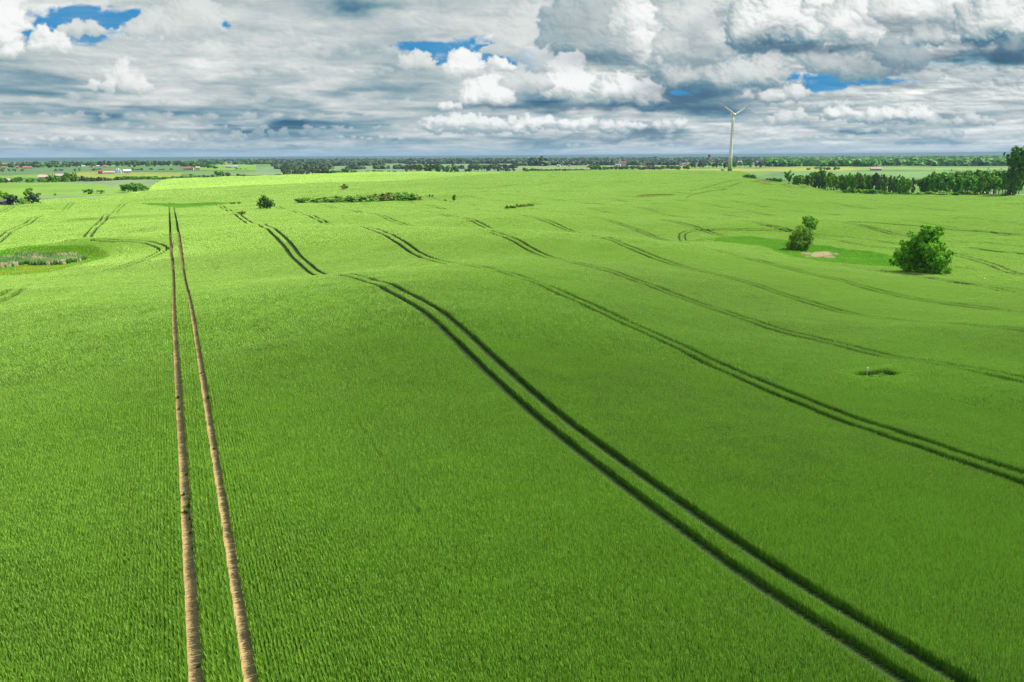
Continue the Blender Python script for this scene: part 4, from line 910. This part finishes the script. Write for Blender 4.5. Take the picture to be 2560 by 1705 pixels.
run(1725, 1930, 22, [(1725, 406), (1930, 404)], 1950, 13, ['round', 'tall'], ['dark', 'grey'], 'dark tree in the belt behind the wind turbine', 'dark trees behind the turbine', jt=1.6)
for px, t, b, w in [(1866, 435, 445, 12), (1874, 433.5, 445, 13), (1883, 434.5, 445, 13), (1890, 438, 446, 8)]:
    tree(px, t, dist=790, w=w, kind='bush', leaf='dark', label='dark bristly shrub in the clump left of the earth bank', group='dark shrubs left of the earth bank', cat='bush', name='bush')
for i, px in enumerate((1922, 1930, 1938, 1946, 1954)):
    tree(px, 443+abs(i-2)*.6, dist=700, w=11, kind='bush', leaf='dark', label='dark bush of the hedge along the top of the earth bank', group='dark bushes on the earth bank', cat='bush', name='bush')
tree(2024, 418.5, dist=1400, w=11, kind='bush', leaf='yell', label='yellowish bush left of the shrub line in the yellow field', cat='bush', name='bush')
run(2037, 2098, 8, 416.5, 1400, 8, ['bush'], ['dark', 'mid'], 'low shrub of the short line standing in the yellow field', 'shrubs in the yellow field', cat='bush', name='bush', jt=1)
# --- woods on the right
tree(1977, 430, dist=650, w=22, kind='pine', leaf='dark', label='tall dark pine at the left corner of the right-hand wood')
tree(2037, 429, dist=690, w=18, kind='round', leaf='dark', label='first of two round crowns topping the left of the right-hand wood')
tree(2052, 426.5, dist=690, w=22, kind='round', leaf='dark', label='second and taller of two round crowns topping the wood')
tree(2079, 430, dist=690, w=15, kind='round', leaf='dark', label='single crown sticking up right of the two round crowns of the wood')
tree(2146, 434, dist=690, w=14, kind='round', leaf='dark', label='crown sticking up in the middle of the right-hand wood')
tree(2264, 441.5, dist=640, w=14, kind='tall', leaf='pine', label='pointed dark tree near the right end of the first wood')
TOP1 = [(1985, 441), (2060, 440), (2150, 437), (2210, 441), (2281, 449)]
run(1990, 2030, 5, TOP1, 640, 15, ['round', 'tall'], ['dark', 'mid', 'mid', 'lime'], 'leafy dark tree at the left end of the first wood on the right', 'leafy trees at the left end of the first right wood')
run(2018, 2065, 9, TOP1, 640, 9, ['pine', 'tall'], ['grey', 'pine', 'birch'], 'slim bare-stemmed tree on the left side of the first right wood', 'bare-stemmed trees of the first right wood')
run(2060, 2180, 18, TOP1, 620, 13, ['tall', 'round'], ['dark', 'mid', 'mid', 'lime'], 'tall leafy tree in the middle of the first right wood', 'tall leafy trees in the middle of the first right wood')
run(2175, 2245, 11, TOP1, 615, 9, ['pine', 'tall'], ['grey', 'birch', 'pine'], 'slim brownish-stemmed tree in the right part of the first right wood', 'slim trees in the right part of the first right wood')
run(2245, 2282, 5, [(2245, 443), (2282, 452)], 610, 13, ['tall'], ['dark', 'mid'], 'dark tree closing the right end of the first right wood', 'dark trees closing the first right wood')
run(1990, 2275, 30, TOP1, 690, 17, ['round'], ['dark', 'mid'], 'dark crown in the back row of the first right wood', 'back row of the first right wood')
run(2108, 2240, 13, [(2108, 473), (2180, 472), (2240, 479)], 598, 15, ['bush'], ['mid', 'lime'], 'low bush along the field edge below the first right wood', 'field-edge bushes below the first right wood', cat='bush', name='bush', jt=2)
tree(2292, 449, dist=640, w=9, kind='tall', leaf='birch', label='thin see-through tree alone in the gap between the two right woods')
run(2246, 2310, 7, 447.5, 900, 9, ['bush'], ['mid'], 'hedge bush behind the gap between the two right woods', 'hedge bushes behind the gap', cat='bush', name='bush', jt=.6)
TOP2 = [(2308, 445), (2340, 435), (2380, 432), (2420, 426), (2512, 427)]
run(2306, 2350, 5, [(2306, 446), (2350, 436)], 625, 18, ['round', 'tall'], ['mid', 'dark'], 'leafy tree at the left end of the second right wood', 'left end of the second right wood')
run(2350, 2500, 11, [(2350, 438), (2500, 441)], 615, 22, ['tall', 'round'], ['dark', 'mid', 'lime'], 'large dark tree in the front row of the second right wood', 'front row of the second right wood')
run(2330, 2560, 30, TOP2, 690, 18, ['round'], ['dark', 'mid'], 'dark crown in the back row of the second right wood', 'back row of the second right wood')
tree(2431, 474, dist=600, w=13, kind='bush', leaf='yell', label='yellow-green small tree in front of the second right wood', name='bush', cat='bush')
run(2240, 2415, 16, [(2240, 482), (2340, 478), (2415, 477)], 594, 17, ['bush'], ['pale', 'lime'], 'pale willow shrub along the field edge below the second right wood', 'pale shrubs below the second right wood', cat='bush', name='bush', jt=1.6)
run(2415, 2530, 9, [(2415, 483), (2530, 483)], 596, 14, ['bush'], ['mid', 'dark'], 'low dark shrub left of the tall tree at the right edge', 'dark shrubs by the tall right-edge tree', cat='bush', name='bush', jt=1.2)
tree(1300, 0, dist=99, w=1) if False else None
big_tree('poplar_tree', 2536, 489, 389, [(2270, 110, 50), (2330, 105, 50), (2240, 150, 44), (2300, 160, 60), (2350, 160, 50), (2250, 200, 44), (2310, 215, 50), (2360, 220, 44), (2200, 130, 24), (2230, 260, 34), (2290, 270, 40), (2350, 280, 36), (2230, 310, 30), (2280, 330, 34), (2225, 370, 26), (2290, 385, 32), (2240, 415, 24), (2290, 420, 26)],
    (1920, 370), .2717, (2258, 438), 'dark', 640, 34000, .45, 'very tall leafy tree rising above the horizon at the right edge of the photo', dist=580, seed=21, r0=.55)
# --- village trees and far rows on the skyline
run(-20, 180, 22, [(-20, 410), (60, 410), (90, 407), (180, 409)], 2700, 13, ['round', 'bush'], ['dark', 'grey'], 'dark tree in the village row at the far left skyline', 'village trees on the left skyline', parts=False, jt=1.8)
run(180, 470, 34, [(180, 407), (250, 404), (310, 402), (380, 403), (420, 403), (470, 405)], 2750, 11, ['round', 'tall'], ['dark', 'grey'], 'dark tree of the long skyline row right of the village', 'trees of the long left skyline row', parts=False, jt=1.5)
run(458, 540, 12, [(458, 409), (475, 405), (510, 409), (540, 416)], 2200, 13, ['round'], ['dark', 'grey'], 'dark tree round the red-roofed farm below the left skyline', 'trees round the red-roofed farm', parts=False)
run(500, 690, 12, [(500, 405), (540, 402), (690, 406)], 3300, 12, ['round'], ['dark'], 'separate dark tree on the skyline left of the blue hill', 'separate trees on the skyline', parts=False, jt=1.5)
for i, (px, w) in enumerate([(0, 8), (17, 6), (32, 8), (53, 8), (186, 7), (196, 6), (232, 8), (246, 11), (330, 7), (340, 9), (352, 9), (375, 7), (404, 13), (427, 9), (137, 8), (150, 7), (590, 6), (600, 5), (612, 6)]):
    tree(px, 420+rnd.uniform(-1, 1.5), dist=2000, w=w, kind='bush', leaf='dark', label='small dark bush on the field boundary below the left skyline', group='bushes on the far left field boundary', parts=False, cat='bush', name='bush')
print('trees', NTREE[0])
# --- distant woodland that reads as one mass: lumpy canopies, real width and height
def woodland(bands, name, label, leaf, seed):
    R = np.random.RandomState(seed); Vs, Fs, Cs = [], [], []; o = 0
    for x0, x1, d0, d1, hgt, dn in bands:
        n = int(dn); px = R.uniform(x0, x1, n); d = R.uniform(d0, d1, n); x, y = at_dist(px, d); g = ground_z(x, y)
        for x_, y_, z_, dd in zip(x, y, g, d):
            w = hgt*R.uniform(.35, .75)*(1+dd/9000); h = hgt*R.uniform(.7, 1.15); k = 34
            q = R.normal(0, 1, (k, 3)); q /= np.linalg.norm(q, axis=1)[:, None]; q[:, 2] = q[:, 2]*.5+.5
            P = np.array([x_, y_, z_])+q*np.array([w, w, h])*R.uniform(.8, 1, (k, 1))
            V, Fq, c = leaves(P, q+np.array([0, 0, .4]), w*.75, R, np.full(k, R.uniform(.2, .6))+R.uniform(-.08, .08, k))
            Vs.append(V); Fs.append(Fq+o); Cs.append(c); o += len(V)
    ob = mobj(name, np_mesh(name, np.vstack(Vs), [np.vstack(Fs)], LM[leaf], False, np.vstack(Cs))); tag(ob, label, 'woodland', kind='stuff')
woodland([(680, 960, 2700, 2800, 13, 110), (690, 900, 1900, 2000, 11, 50), (1020, 1300, 3300, 3450, 17, 190), (640, 1060, 3700, 3850, 15, 130), (880, 1290, 1900, 1960, 10, 60), (1290, 1700, 2500, 2620, 13, 190), (1290, 1700, 3300, 3450, 13, 130), (1330, 1360, 2400, 2450, 22, 16), (1700, 2010, 3600, 3800, 14, 160), (640, 1100, 4900, 5100, 18, 130)],
    'far_woodland', 'dark woods and hedges beyond the crest left of the wind turbine', 'grey', 4)
woodland([(1925, 2192, 2150, 2300, 16, 190), (2180, 2700, 2300, 3300, 17, 700), (1900, 2700, 4200, 5000, 18, 420)], 'far_woodland', 'dark continuous woods below the blue horizon on the right', 'dark', 6)
woodland([(-200, 640, 3400, 4200, 14, 120), (1240, 2700, 5400, 8500, 18, 800), (500, 1300, 5600, 8500, 18, 260)], 'far_woodland', 'distant forest darkening the plain under the horizon', 'pine', 8)


# ------------------------------------------------------------------ buildings, turbine, posts
M_white = mat('white_paint', (.56, .58, .58), .45, noise=(.3, .25, (.38, .40, .40)))
M_wall = mat('pale_plaster', (.42, .41, .38), .9, noise=(.8, .4, (.6, .57, .5)), vary=.12)
M_brick = mat('red_brick', (.42, .16, .10), .9, noise=(.8, .4, (.32, .12, .08)))
M_redroof = mat('red_tile', (.20, .09, .07), .8, noise=(1, .5, (.36, .10, .07)), vary=.2)
M_pinkroof = mat('faded_pink_roof', (.40, .26, .24), .8, noise=(1, .4, (.5, .3, .28)))
M_darkroof = mat('dark_roof', (.07, .07, .08), .7, noise=(1, .4, (.12, .11, .11)))
M_greyroof = mat('grey_roof', (.32, .32, .33), .7, noise=(1, .4, (.24, .24, .25)), vary=.15)
M_orange = mat('orange_wall', (.62, .30, .14), .9, noise=(.8, .4, (.5, .24, .1)))
M_glass = mat('window_glass', (.04, .05, .06), .1, spec=.6); M_blue = mat('blue_sheet', (.03, .16, .55), .5, noise=(2, .4, (.02, .1, .4)))
M_bluewall = mat('blue_grey_wall', (.36, .46, .66), .7, noise=(1, .3, (.3, .4, .6)))
M_red = mat('red_band', (.55, .02, .02), .5, noise=(1, .3, (.45, .02, .02)))
# wind turbine: 1263 m away, hub 88 m high
tx, ty = at_dist(1826, 1263); tz = float(ground_z(tx, ty)); hubz = None
vx, vy, vz = ray(1832, 287); HUB = CAMZ+vz/math.hypot(vx, vy)*math.hypot(tx, ty)-tz
turb = empty('wind_turbine', (tx, ty, tz)); turb_az = math.atan2(tx, ty)
tag(turb, 'tall white three-bladed wind turbine with red-striped blade tips above the far fields', 'wind turbine')
turb.rotation_euler = (0, 0, -turb_az)                   # local +y points away from the camera
m_tow = bpy.data.materials.new('tower_paint'); m_tow.use_nodes = True; nt = m_tow.node_tree; b = nt.nodes['Principled BSDF']; b.inputs['Roughness'].default_value = .4
tc = nt.nodes.new('ShaderNodeTexCoord'); sx = nt.nodes.new('ShaderNodeSeparateXYZ'); cr_ = nt.nodes.new('ShaderNodeValToRGB'); mr = nt.nodes.new('ShaderNodeMapRange')
nt.links.new(tc.outputs['Object'], sx.inputs[0]); mr.inputs[2].default_value = 20; nt.links.new(sx.outputs[2], mr.inputs[0]); nt.links.new(mr.outputs[0], cr_.inputs[0]); nt.links.new(cr_.outputs[0], b.inputs['Base Color'])
cr_.color_ramp.interpolation = 'CONSTANT'; el = cr_.color_ramp.elements; el[0].position = 0; el[0].color = (.05, .20, .03, 1); el[1].position = .2; el[1].color = (.16, .36, .07, 1)
for p_, c_ in ((.38, (.22, .37, .12, 1)), (.56, (.30, .42, .20, 1)), (.76, (.38, .46, .32, 1)), (.97, (.58, .60, .60, 1))): e_2 = el.new(p_); e_2.color = c_
mb = MB(); zs = [-1, 4, 10, 16, 20.5, 35, 52, 70, HUB-2]; mb.tube([(0, 0, z) for z in zs], [3.5, 3.3, 3.0, 2.7, 2.5, 2.05, 1.7, 1.35, 1.1], 28)
mobj('tower', mb.mesh('tower', m_tow, True), turb)
dr = MB(); dr.box(-.6, .6, -3.52, -3.2, .3, 2.6); mobj('door', dr.mesh('door', M_greyroof), turb)
rotor_yaw = math.radians(36)                             # the rotor faces right of the camera
nac = empty('nacelle_pivot', (0, 0, HUB)) if False else None
fwd = Vector((math.sin(-rotor_yaw)*-1, -math.cos(rotor_yaw), 0))   # rotor axis, towards the camera and to the right
rightv = Vector((-fwd.y, fwd.x, 0)); rightv = Vector((math.cos(rotor_yaw), math.sin(rotor_yaw), 0))
def axial(pts, rad, k=20):
    m = MB(); m.tube([Vector((0, 0, HUB))+fwd*a for a in pts], rad, k); return m
mobj('nacelle', axial([-6.5, -6, -4.5, -2, 0, 1.6, 2.6], [.3, 1.3, 2.2, 2.9, 3.0, 2.7, 2.4]).mesh('nacelle', M_white, True), turb)
mobj('hub', axial([2.7, 3.2, 4.2, 5.2, 5.9, 6.2], [2.5, 2.6, 2.3, 1.5, .7, .1]).mesh('hub', M_white, True), turb)
BL = 33.0
def blade_mesh():
    V, Fc, mi = [], [], []; st = [0, .03, .08, .14, .22, .35, .5, .64, .70, .76, .82, .88, .94, .985, 1.]
    for s_ in st:
        c_ = (np.interp(s_, [0, .05, .14, .22, 1], [1.1, 1.5, 2.9, 2.7, .55]) if s_ < 1 else .2); th_ = np.interp(s_, [0, .08, .2, 1], [1.1, .8, .4, .09]); tw = math.radians(np.interp(s_, [0, .2, 1], [14, 10, 1]))
        for j in range(12):
            t = 2*math.pi*j/12; u = math.cos(t)*c_*.5+c_*.12; v = math.sin(t)*th_*.5*(1-.35*math.cos(t))
            V.append((u*math.cos(tw)-v*math.sin(tw), u*math.sin(tw)+v*math.cos(tw), 1.5+s_*(BL-1.5)))
    for i in range(len(st)-1):
        for j in range(12): Fc.append((i*12+j, i*12+(j+1) % 12, (i+1)*12+(j+1) % 12, (i+1)*12+j)); mi.append(1 if st[i] in (.64, .76, .88, .94, .985) and st[i] != .94 else 0)
    me = bpy.data.meshes.new('blade'); me.from_pydata(V, [], Fc+[tuple(range(11, -1, -1))]+[tuple(range(len(V)-12, len(V)))]); me.materials.append(M_white); me.materials.append(M_red)
    me.polygons.foreach_set('material_index', mi+[0, 1]); me.polygons.foreach_set('use_smooth', [True]*len(me.polygons)); return me
bme = blade_mesh()
for k, ang in enumerate((-59, 61, 181)):
    a = math.radians(ang); d = Vector((0, 0, 1))*math.cos(a)+rightv*math.sin(a); sidev = d.cross(fwd).normalized()
    M = Matrix((sidev, fwd, d)).transposed().to_4x4(); M.translation = Vector((0, 0, HUB))+fwd*4.0
    o = mobj('blade', bme, turb); o.matrix_basis = M
# small kiosk left of the turbine
kx, ky = at_dist(1808, 1235); kz = float(ground_z(kx, ky)); k_ = empty('transformer_kiosk', (kx, ky, kz)); k_.rotation_euler = (0, 0, -turb_az+.3); k_.scale = (1.5, 1.5, 1.3)
m = MB(); m.box(-1.6, 1.6, -1.1, 1.1, -.3, 2.2); mobj('housing', m.mesh('housing', M_white), k_)
m = MB(); m.box(-1.8, 1.8, -1.3, 1.3, 2.203, 2.4); mobj('roof', m.mesh('roof', M_greyroof), k_); m = MB(); m.box(-1.1, -.1, -1.14, -1.103, .1, 1.9); mobj('door', m.mesh('door', M_darkroof), k_)
tag(k_, 'little white box-shaped kiosk on the field left of the wind turbine foot', 'kiosk')
def house(px, row=None, dist=None, L=14, W=9, h=4.5, roof=4, wall=M_wall, rmat=M_redroof, ang=0, label='', name='house', cat='house', sink=0, chimney=True, group=None):
    if dist is None: x, y, dist = march(px, row)
    else: x, y = at_dist(px, dist)
    z = float(ground_z(x, y))-sink; e = empty(name, (x, y, z)); e.rotation_euler = (0, 0, -math.atan2(x, y)+ang)
    m = MB(); m.prism([(-W/2, -.5), (W/2, -.5), (W/2, h), (0, h+roof*.94), (-W/2, h)], -L/2, L/2); o = mobj('wall', m.mesh('wall', wall), e); o.rotation_euler = (0, 0, math.pi/2)
    m = MB()
    for s in (-1, 1): m.prism([(0, h+roof), (s*(W/2+.5), h-.35*roof/(W/2)), (s*(W/2+.5), h-.35*roof/(W/2)+.22), (0, h+roof+.25)][::s], -L/2-.5, L/2+.5)
    r = mobj('roof', m.mesh('roof', rmat), e); r.rotation_euler = (0, 0, math.pi/2)
    if chimney: m = MB(); m.box(L*.2, L*.2+.7, -.35, .35, h+roof*.6, h+roof+1.1); mobj('chimney', m.mesh('chimney', M_brick), r).rotation_euler = (0, 0, -math.pi/2)
    nwin = max(int(L/3.4), 2)
    for i in range(nwin):
        cx_ = -L/2+(i+.5)*L/nwin; m = MB(); dz = .1 if i == nwin//2 else 1.0
        m.box(cx_-.55, cx_+.55, -W/2-.05, -W/2-.003, dz, min(2.3, h-.3)); mobj('door' if i == nwin//2 else 'window', m.mesh('pane', M_darkroof if i == nwin//2 else M_glass), e)
    tag(e, label, cat, group); return e
# left-edge farm
house(12, row=514, L=7.5, W=5.5, h=2.1, roof=.9, rmat=M_darkroof, ang=.15, label='low white farmhouse with a dark flat-pitched roof at the left edge', chimney=True)
x, y, d = march(38, 514.5); m = MB(); m.tube([(0, 0, 0), (0, 0, .7)], 1.35, 24); o = mobj('pool', m.mesh('pool', M_blue), None, (x, y, float(ground_z(x, y))-.05)); tag(o, 'small bright blue round pool beside the dark-roofed farmhouse', 'pool')
FAR = [(41, 2500, 10, 8, 5, 4, M_orange, M_redroof, 'orange-walled house standing among the village trees at far left'),
 (65, 2500, 30, 11, 3.2, 4.5, M_brick, M_redroof, 'long brown-red roofed barn in the far-left village'),
 (6, 2500, 14, 9, 4, 4, M_brick, M_redroof, 'reddish house at the very left end of the village'),
 (104, 1250, 17, 9, 4.5, 3.6, M_wall, M_pinkroof, 'pale violet-white house just above the left of the valley wood'),
 (117, 1280, 8, 7, 4, 3, M_wall, M_greyroof, 'small grey-roofed annex right of the violet-white house'),
 (147, 1420, 18, 8, 3.5, 2.5, M_wall, M_pinkroof, 'low pale barn between the violet-white house and the red farm hall'),
 (247, 1650, 10, 9, 5.5, 3.5, M_brick, M_redroof, 'bright red-roofed hall at the left of the white farm buildings'),
 (268, 1660, 26, 9, 3, 2.2, M_wall, M_pinkroof, 'long low pale pink barn between the red hall and the white silo building'),
 (315, 1680, 18, 12, 5.5, 3, M_white, M_white, 'big white barn at the right end of the white farm'),
 (206, 2700, 14, 8, 4, 3.4, M_bluewall, M_greyroof, 'blue-white house in the skyline tree row'),
 (228, 2700, 9, 8, 4, 3.4, M_orange, M_redroof, 'orange house in the skyline tree row right of the blue-white one'),
 (243, 2700, 12, 8, 4, 3.4, M_wall, M_greyroof, 'pale house in the skyline tree row'),
 (260, 2700, 9, 8, 4.5, 4, M_orange, M_redroof, 'rightmost orange house in the skyline tree row'),
 (466, 2050, 22, 9, 4.5, 4.5, M_wall, M_redroof, 'long red-roofed white house under the dark trees left of centre'),
 (478, 2040, 9, 8, 4.5, 4.5, M_wall, M_redroof, 'short red-roofed house next to the long red-roofed white house'),
 (493, 2080, 12, 8, 5, 4, M_white, M_pinkroof, 'white house right of the two red-roofed houses'),
 (571, 2300, 22, 9, 4, 3, M_wall, M_greyroof, 'long pale grey farm building left of the crest tree row'),
 (587, 2300, 14, 9, 4.5, 3.5, M_white, M_greyroof, 'white farm building right of the long pale grey one'),
 (17, 1180, 8, 7, 3, 3, M_wall, M_pinkroof, 'small pale house at the left edge above the bright field'),
 (1545, 2250, 20, 9, 5, 3, M_white, M_greyroof, 'long white building below the church in the middle distance'),
 (1397, 2300, 12, 9, 4.5, 3.4, M_white, M_greyroof, 'white house right of the tall dark tree clump in the middle distance'),
 (1356, 2350, 7, 7, 4.5, 3.8, M_orange, M_redroof, 'small orange house beside the tall dark tree clump'),
 (1424, 2300, 8, 7, 4.5, 3.8, M_wall, M_redroof, 'small pale house with red roof between the white house and the pink one'),
 (1472, 2000, 12, 8, 4, 4, M_brick, M_pinkroof, 'pink-roofed house above the lime-green plantation'),
 (1611, 2300, 9, 8, 7, 5, M_orange, M_redroof, 'tall orange house right of the church'),
 (1704, 2250, 12, 8, 4, 4, M_wall, M_redroof, 'red-roofed house left of the pair of pale houses near the turbine'),
 (1715, 2280, 14, 8, 5, 3.6, M_white, M_redroof, 'white house with red roof left of the turbine belt'),
 (1725, 2350, 8, 8, 5, 4, M_wall, M_redroof, 'small house at the end of the hamlet left of the turbine'),
 (1690, 1950, 16, 9, 4, 2.5, M_white, M_greyroof, 'long pale shed at the foot of the hamlet left of the turbine'),
 (1850, 3300, 22, 10, 5, 4, M_white, M_greyroof, 'pale farm building just right of the turbine tower on the far plain'),
 (1899, 3300, 26, 12, 5, 4, M_white, M_pinkroof, 'long white farm hall farther right of the turbine on the far plain')]
for px, d, L_, W_, h_, rf, wm_, rm_, lab in FAR: house(px, dist=d, L=L_*.72, W=W_*.8, h=h_*.85, roof=rf*.8, wall=wm_, rmat=rm_, ang=rnd.uniform(-.25, .25), label=lab, chimney=d < 1300)
house(2192, dist=1330, L=15, W=7, h=2.4, roof=2.4, wall=M_wall, rmat=M_pinkroof, ang=.2, label='pink-roofed barn alone in the yellow-green field behind the right wood', name='barn', cat='barn', chimney=False)
# silo building of the white farm
sx_, sy_ = at_dist(293, 1670); sz = float(ground_z(sx_, sy_)); e = empty('silo_building', (sx_, sy_, sz)); e.rotation_euler = (0, 0, -math.atan2(sx_, sy_))
for i, (a, hgt) in enumerate(((-3.2, 9.5), (0, 10.5), (3.0, 8))):
    m = MB(); m.tube([(a, 0, -.5), (a, 0, hgt-1.2), (a, 0, hgt)], [1.45, 1.45, .2], 16); mobj('silo', m.mesh('silo', M_bluewall if i != 1 else M_white), e)
m = MB(); m.box(-5, 5, 1.6, 6, -.3, 5); mobj('shed', m.mesh('shed', M_white), e)
tag(e, 'blue and white silos with a shed in the middle of the white farm', 'silo')
# church with a red spire
cx_, cy_ = at_dist(1552, 2400); cz = float(ground_z(cx_, cy_)); e = empty('church', (cx_, cy_, cz)); e.rotation_euler = (0, 0, -math.atan2(cx_, cy_)+.2)
m = MB(); m.prism([(-4.5, -.5), (4.5, -.5), (4.5, 8), (0, 12.5), (-4.5, 8)], 0, 16); o = mobj('nave', m.mesh('nave', M_wall), e); o.rotation_euler = (0, 0, -math.pi/2)
m = MB()
for s in (-1, 1): m.prism([(0, 12.7), (s*5, 7.7), (s*5, 8), (0, 13.1)][::s], -.2, 16.3)
o = mobj('roof', m.mesh('roof', M_redroof), e); o.rotation_euler = (0, 0, -math.pi/2)
m = MB(); m.box(-5.5, -.05, -2.8, 2.8, -.5, 19); t_ = mobj('tower', m.mesh('tower', M_white), e); m = MB(); m.tube([(-2.8, 0, 19.01), (-2.8, 0, 21.5), (-2.8, 0, 26)], [4.1, 2.4, .15], 4); mobj('spire', m.mesh('spire', M_redroof), t_)
tag(e, 'white church with a square tower and red roof in the middle distance', 'church')
cx_, cy_ = at_dist(1773, 3000); cz = float(ground_z(cx_, cy_)); e = empty('water_tower', (cx_, cy_, cz))
m = MB(); m.tube([(0, 0, -1), (0, 0, 22)], [3.2, 2.6], 16); mobj('shaft', m.mesh('shaft', M_brick), e); m = MB(); m.tube([(0, 0, 22.01), (0, 0, 24), (0, 0, 31), (0, 0, 35)], [3, 5, 5, .3], 16); mobj('tank', m.mesh('tank', M_redroof), e)
tag(e, 'reddish tower poking over the far woods left of the wind turbine', 'tower')
# marker posts in the crop
def post(name, px, row, top, w_px, label, plate=True, dark=False):
    x, y, d = march(px, row); z = float(ground_z(x, y)); vx, vy, vz = ray(px, top); H = CAMZ+vz/math.hypot(vx, vy)*d-z; w_ = w_px*d/F
    e = empty(name, (x, y, z)); e.rotation_euler = (0, .04, -math.atan2(x, y))
    m = MB(); m.tube([(0, 0, -.3), (0, 0, H*.62)], .035, 8); mobj('pole', m.mesh('pole', M_greyroof), e)
    m = MB(); m.tube([(0, 0, H*.60), (0, 0, H*.61), (0, 0, H*.99), (0, 0, H)], [w_/2*.9, w_/2, w_/2, w_/2*.8], 12); mobj('marker', m.mesh('marker', M_white, True), e)
    tag(e, label, 'post'); return e
post('marker_post', 2166, 943, 918, 3.4, 'white-topped marker post beside a dip of grass in the right foreground wheat')
post('marker_post', 2459, 706, 695, 2.8, 'white marker post right of the large leafy tree')
post('marker_post', 130, 680, 674, 2.2, 'tiny white post at the front edge of the left reed hollow')
# pond gleaming in the gap of the right woods
x0_, y0_ = at_dist(2300, 628); px_, py_ = [], []
zp = float(ground_z(x0_, y0_)); V = []; n_p = 28
for i in range(n_p):
    a = 2*math.pi*i/n_p; rr_ = 1+.15*math.sin(3*a+1); dpx = math.cos(a)*26*rr_; dd = math.sin(a)*16*rr_; X_, Y_ = at_dist(2306+dpx, 630+dd); V.append((X_, Y_, 0))
zp = max(float(ground_z(v[0], v[1])) for v in V)+.25; cxx = sum(v[0] for v in V)/n_p; cyy = sum(v[1] for v in V)/n_p
m_w = mat('pond_water', (.05, .07, .07), .06, spec=.6); me = bpy.data.meshes.new('pond'); VV = [(v[0]-cxx, v[1]-cyy, z_) for z_ in (0, -2.5) for v in V]
me.from_pydata(VV, [], [tuple(range(n_p))]+[(i, i+n_p, (i+1) % n_p+n_p, (i+1) % n_p) for i in range(n_p)]); me.materials.append(m_w)
o = mobj('pond', me, None, (cxx, cyy, zp)); tag(o, 'small pale pond glinting between the two woods on the right', 'pond', kind='structure')
# country road behind the tall right-edge tree
rd = [at_dist(p_, d_) for p_, d_ in ((2440, 760), (2490, 740), (2530, 728), (2580, 715), (2680, 700))]; V, Fc = [], []
for i in range(len(rd)-1):
    for t in np.linspace(0, 1, 8, endpoint=False):
        X_ = rd[i][0]*(1-t)+rd[i+1][0]*t; Y_ = rd[i][1]*(1-t)+rd[i+1][1]*t; dx, dy = rd[i+1][0]-rd[i][0], rd[i+1][1]-rd[i][1]; q = math.hypot(dx, dy)
        z_ = float(ground_z(X_, Y_))+.5
        for s in (-1, 1): V.append((X_-dy/q*2.8*s, Y_+dx/q*2.8*s, z_))
for i in range(len(V)//2-1): Fc.append((2*i, 2*i+1, 2*i+3, 2*i+2))
me = bpy.data.meshes.new('road'); me.from_pydata(V, [], Fc); me.materials.append(mat('pale_asphalt', (.34, .31, .30), .9, noise=(.5, .4, (.26, .24, .23)))); tag(mobj('road', me), 'pale country road passing behind the tall right-edge tree', 'road', kind='structure')


# ------------------------------------------------------------------ air
hz_m = bpy.data.materials.new('haze'); hz_m.use_nodes = True; nt = hz_m.node_tree; nt.nodes.remove(nt.nodes['Principled BSDF'])
pv = nt.nodes.new('ShaderNodeVolumePrincipled'); pv.inputs['Color'].default_value = (.32, .50, .70, 1)
pv.inputs['Density'].default_value = .000042; pv.inputs['Anisotropy'].default_value = .1
nt.links.new(pv.outputs[0], nt.nodes['Material Output'].inputs['Volume'])
mb = MB(); mb.box(-29000, 29000, -29000, 29000, ZMIN-1, 135)
hz = mobj('haze', mb.mesh('haze', hz_m)); tag(hz, 'thin blue air over the distant plain', 'haze', kind='stuff')
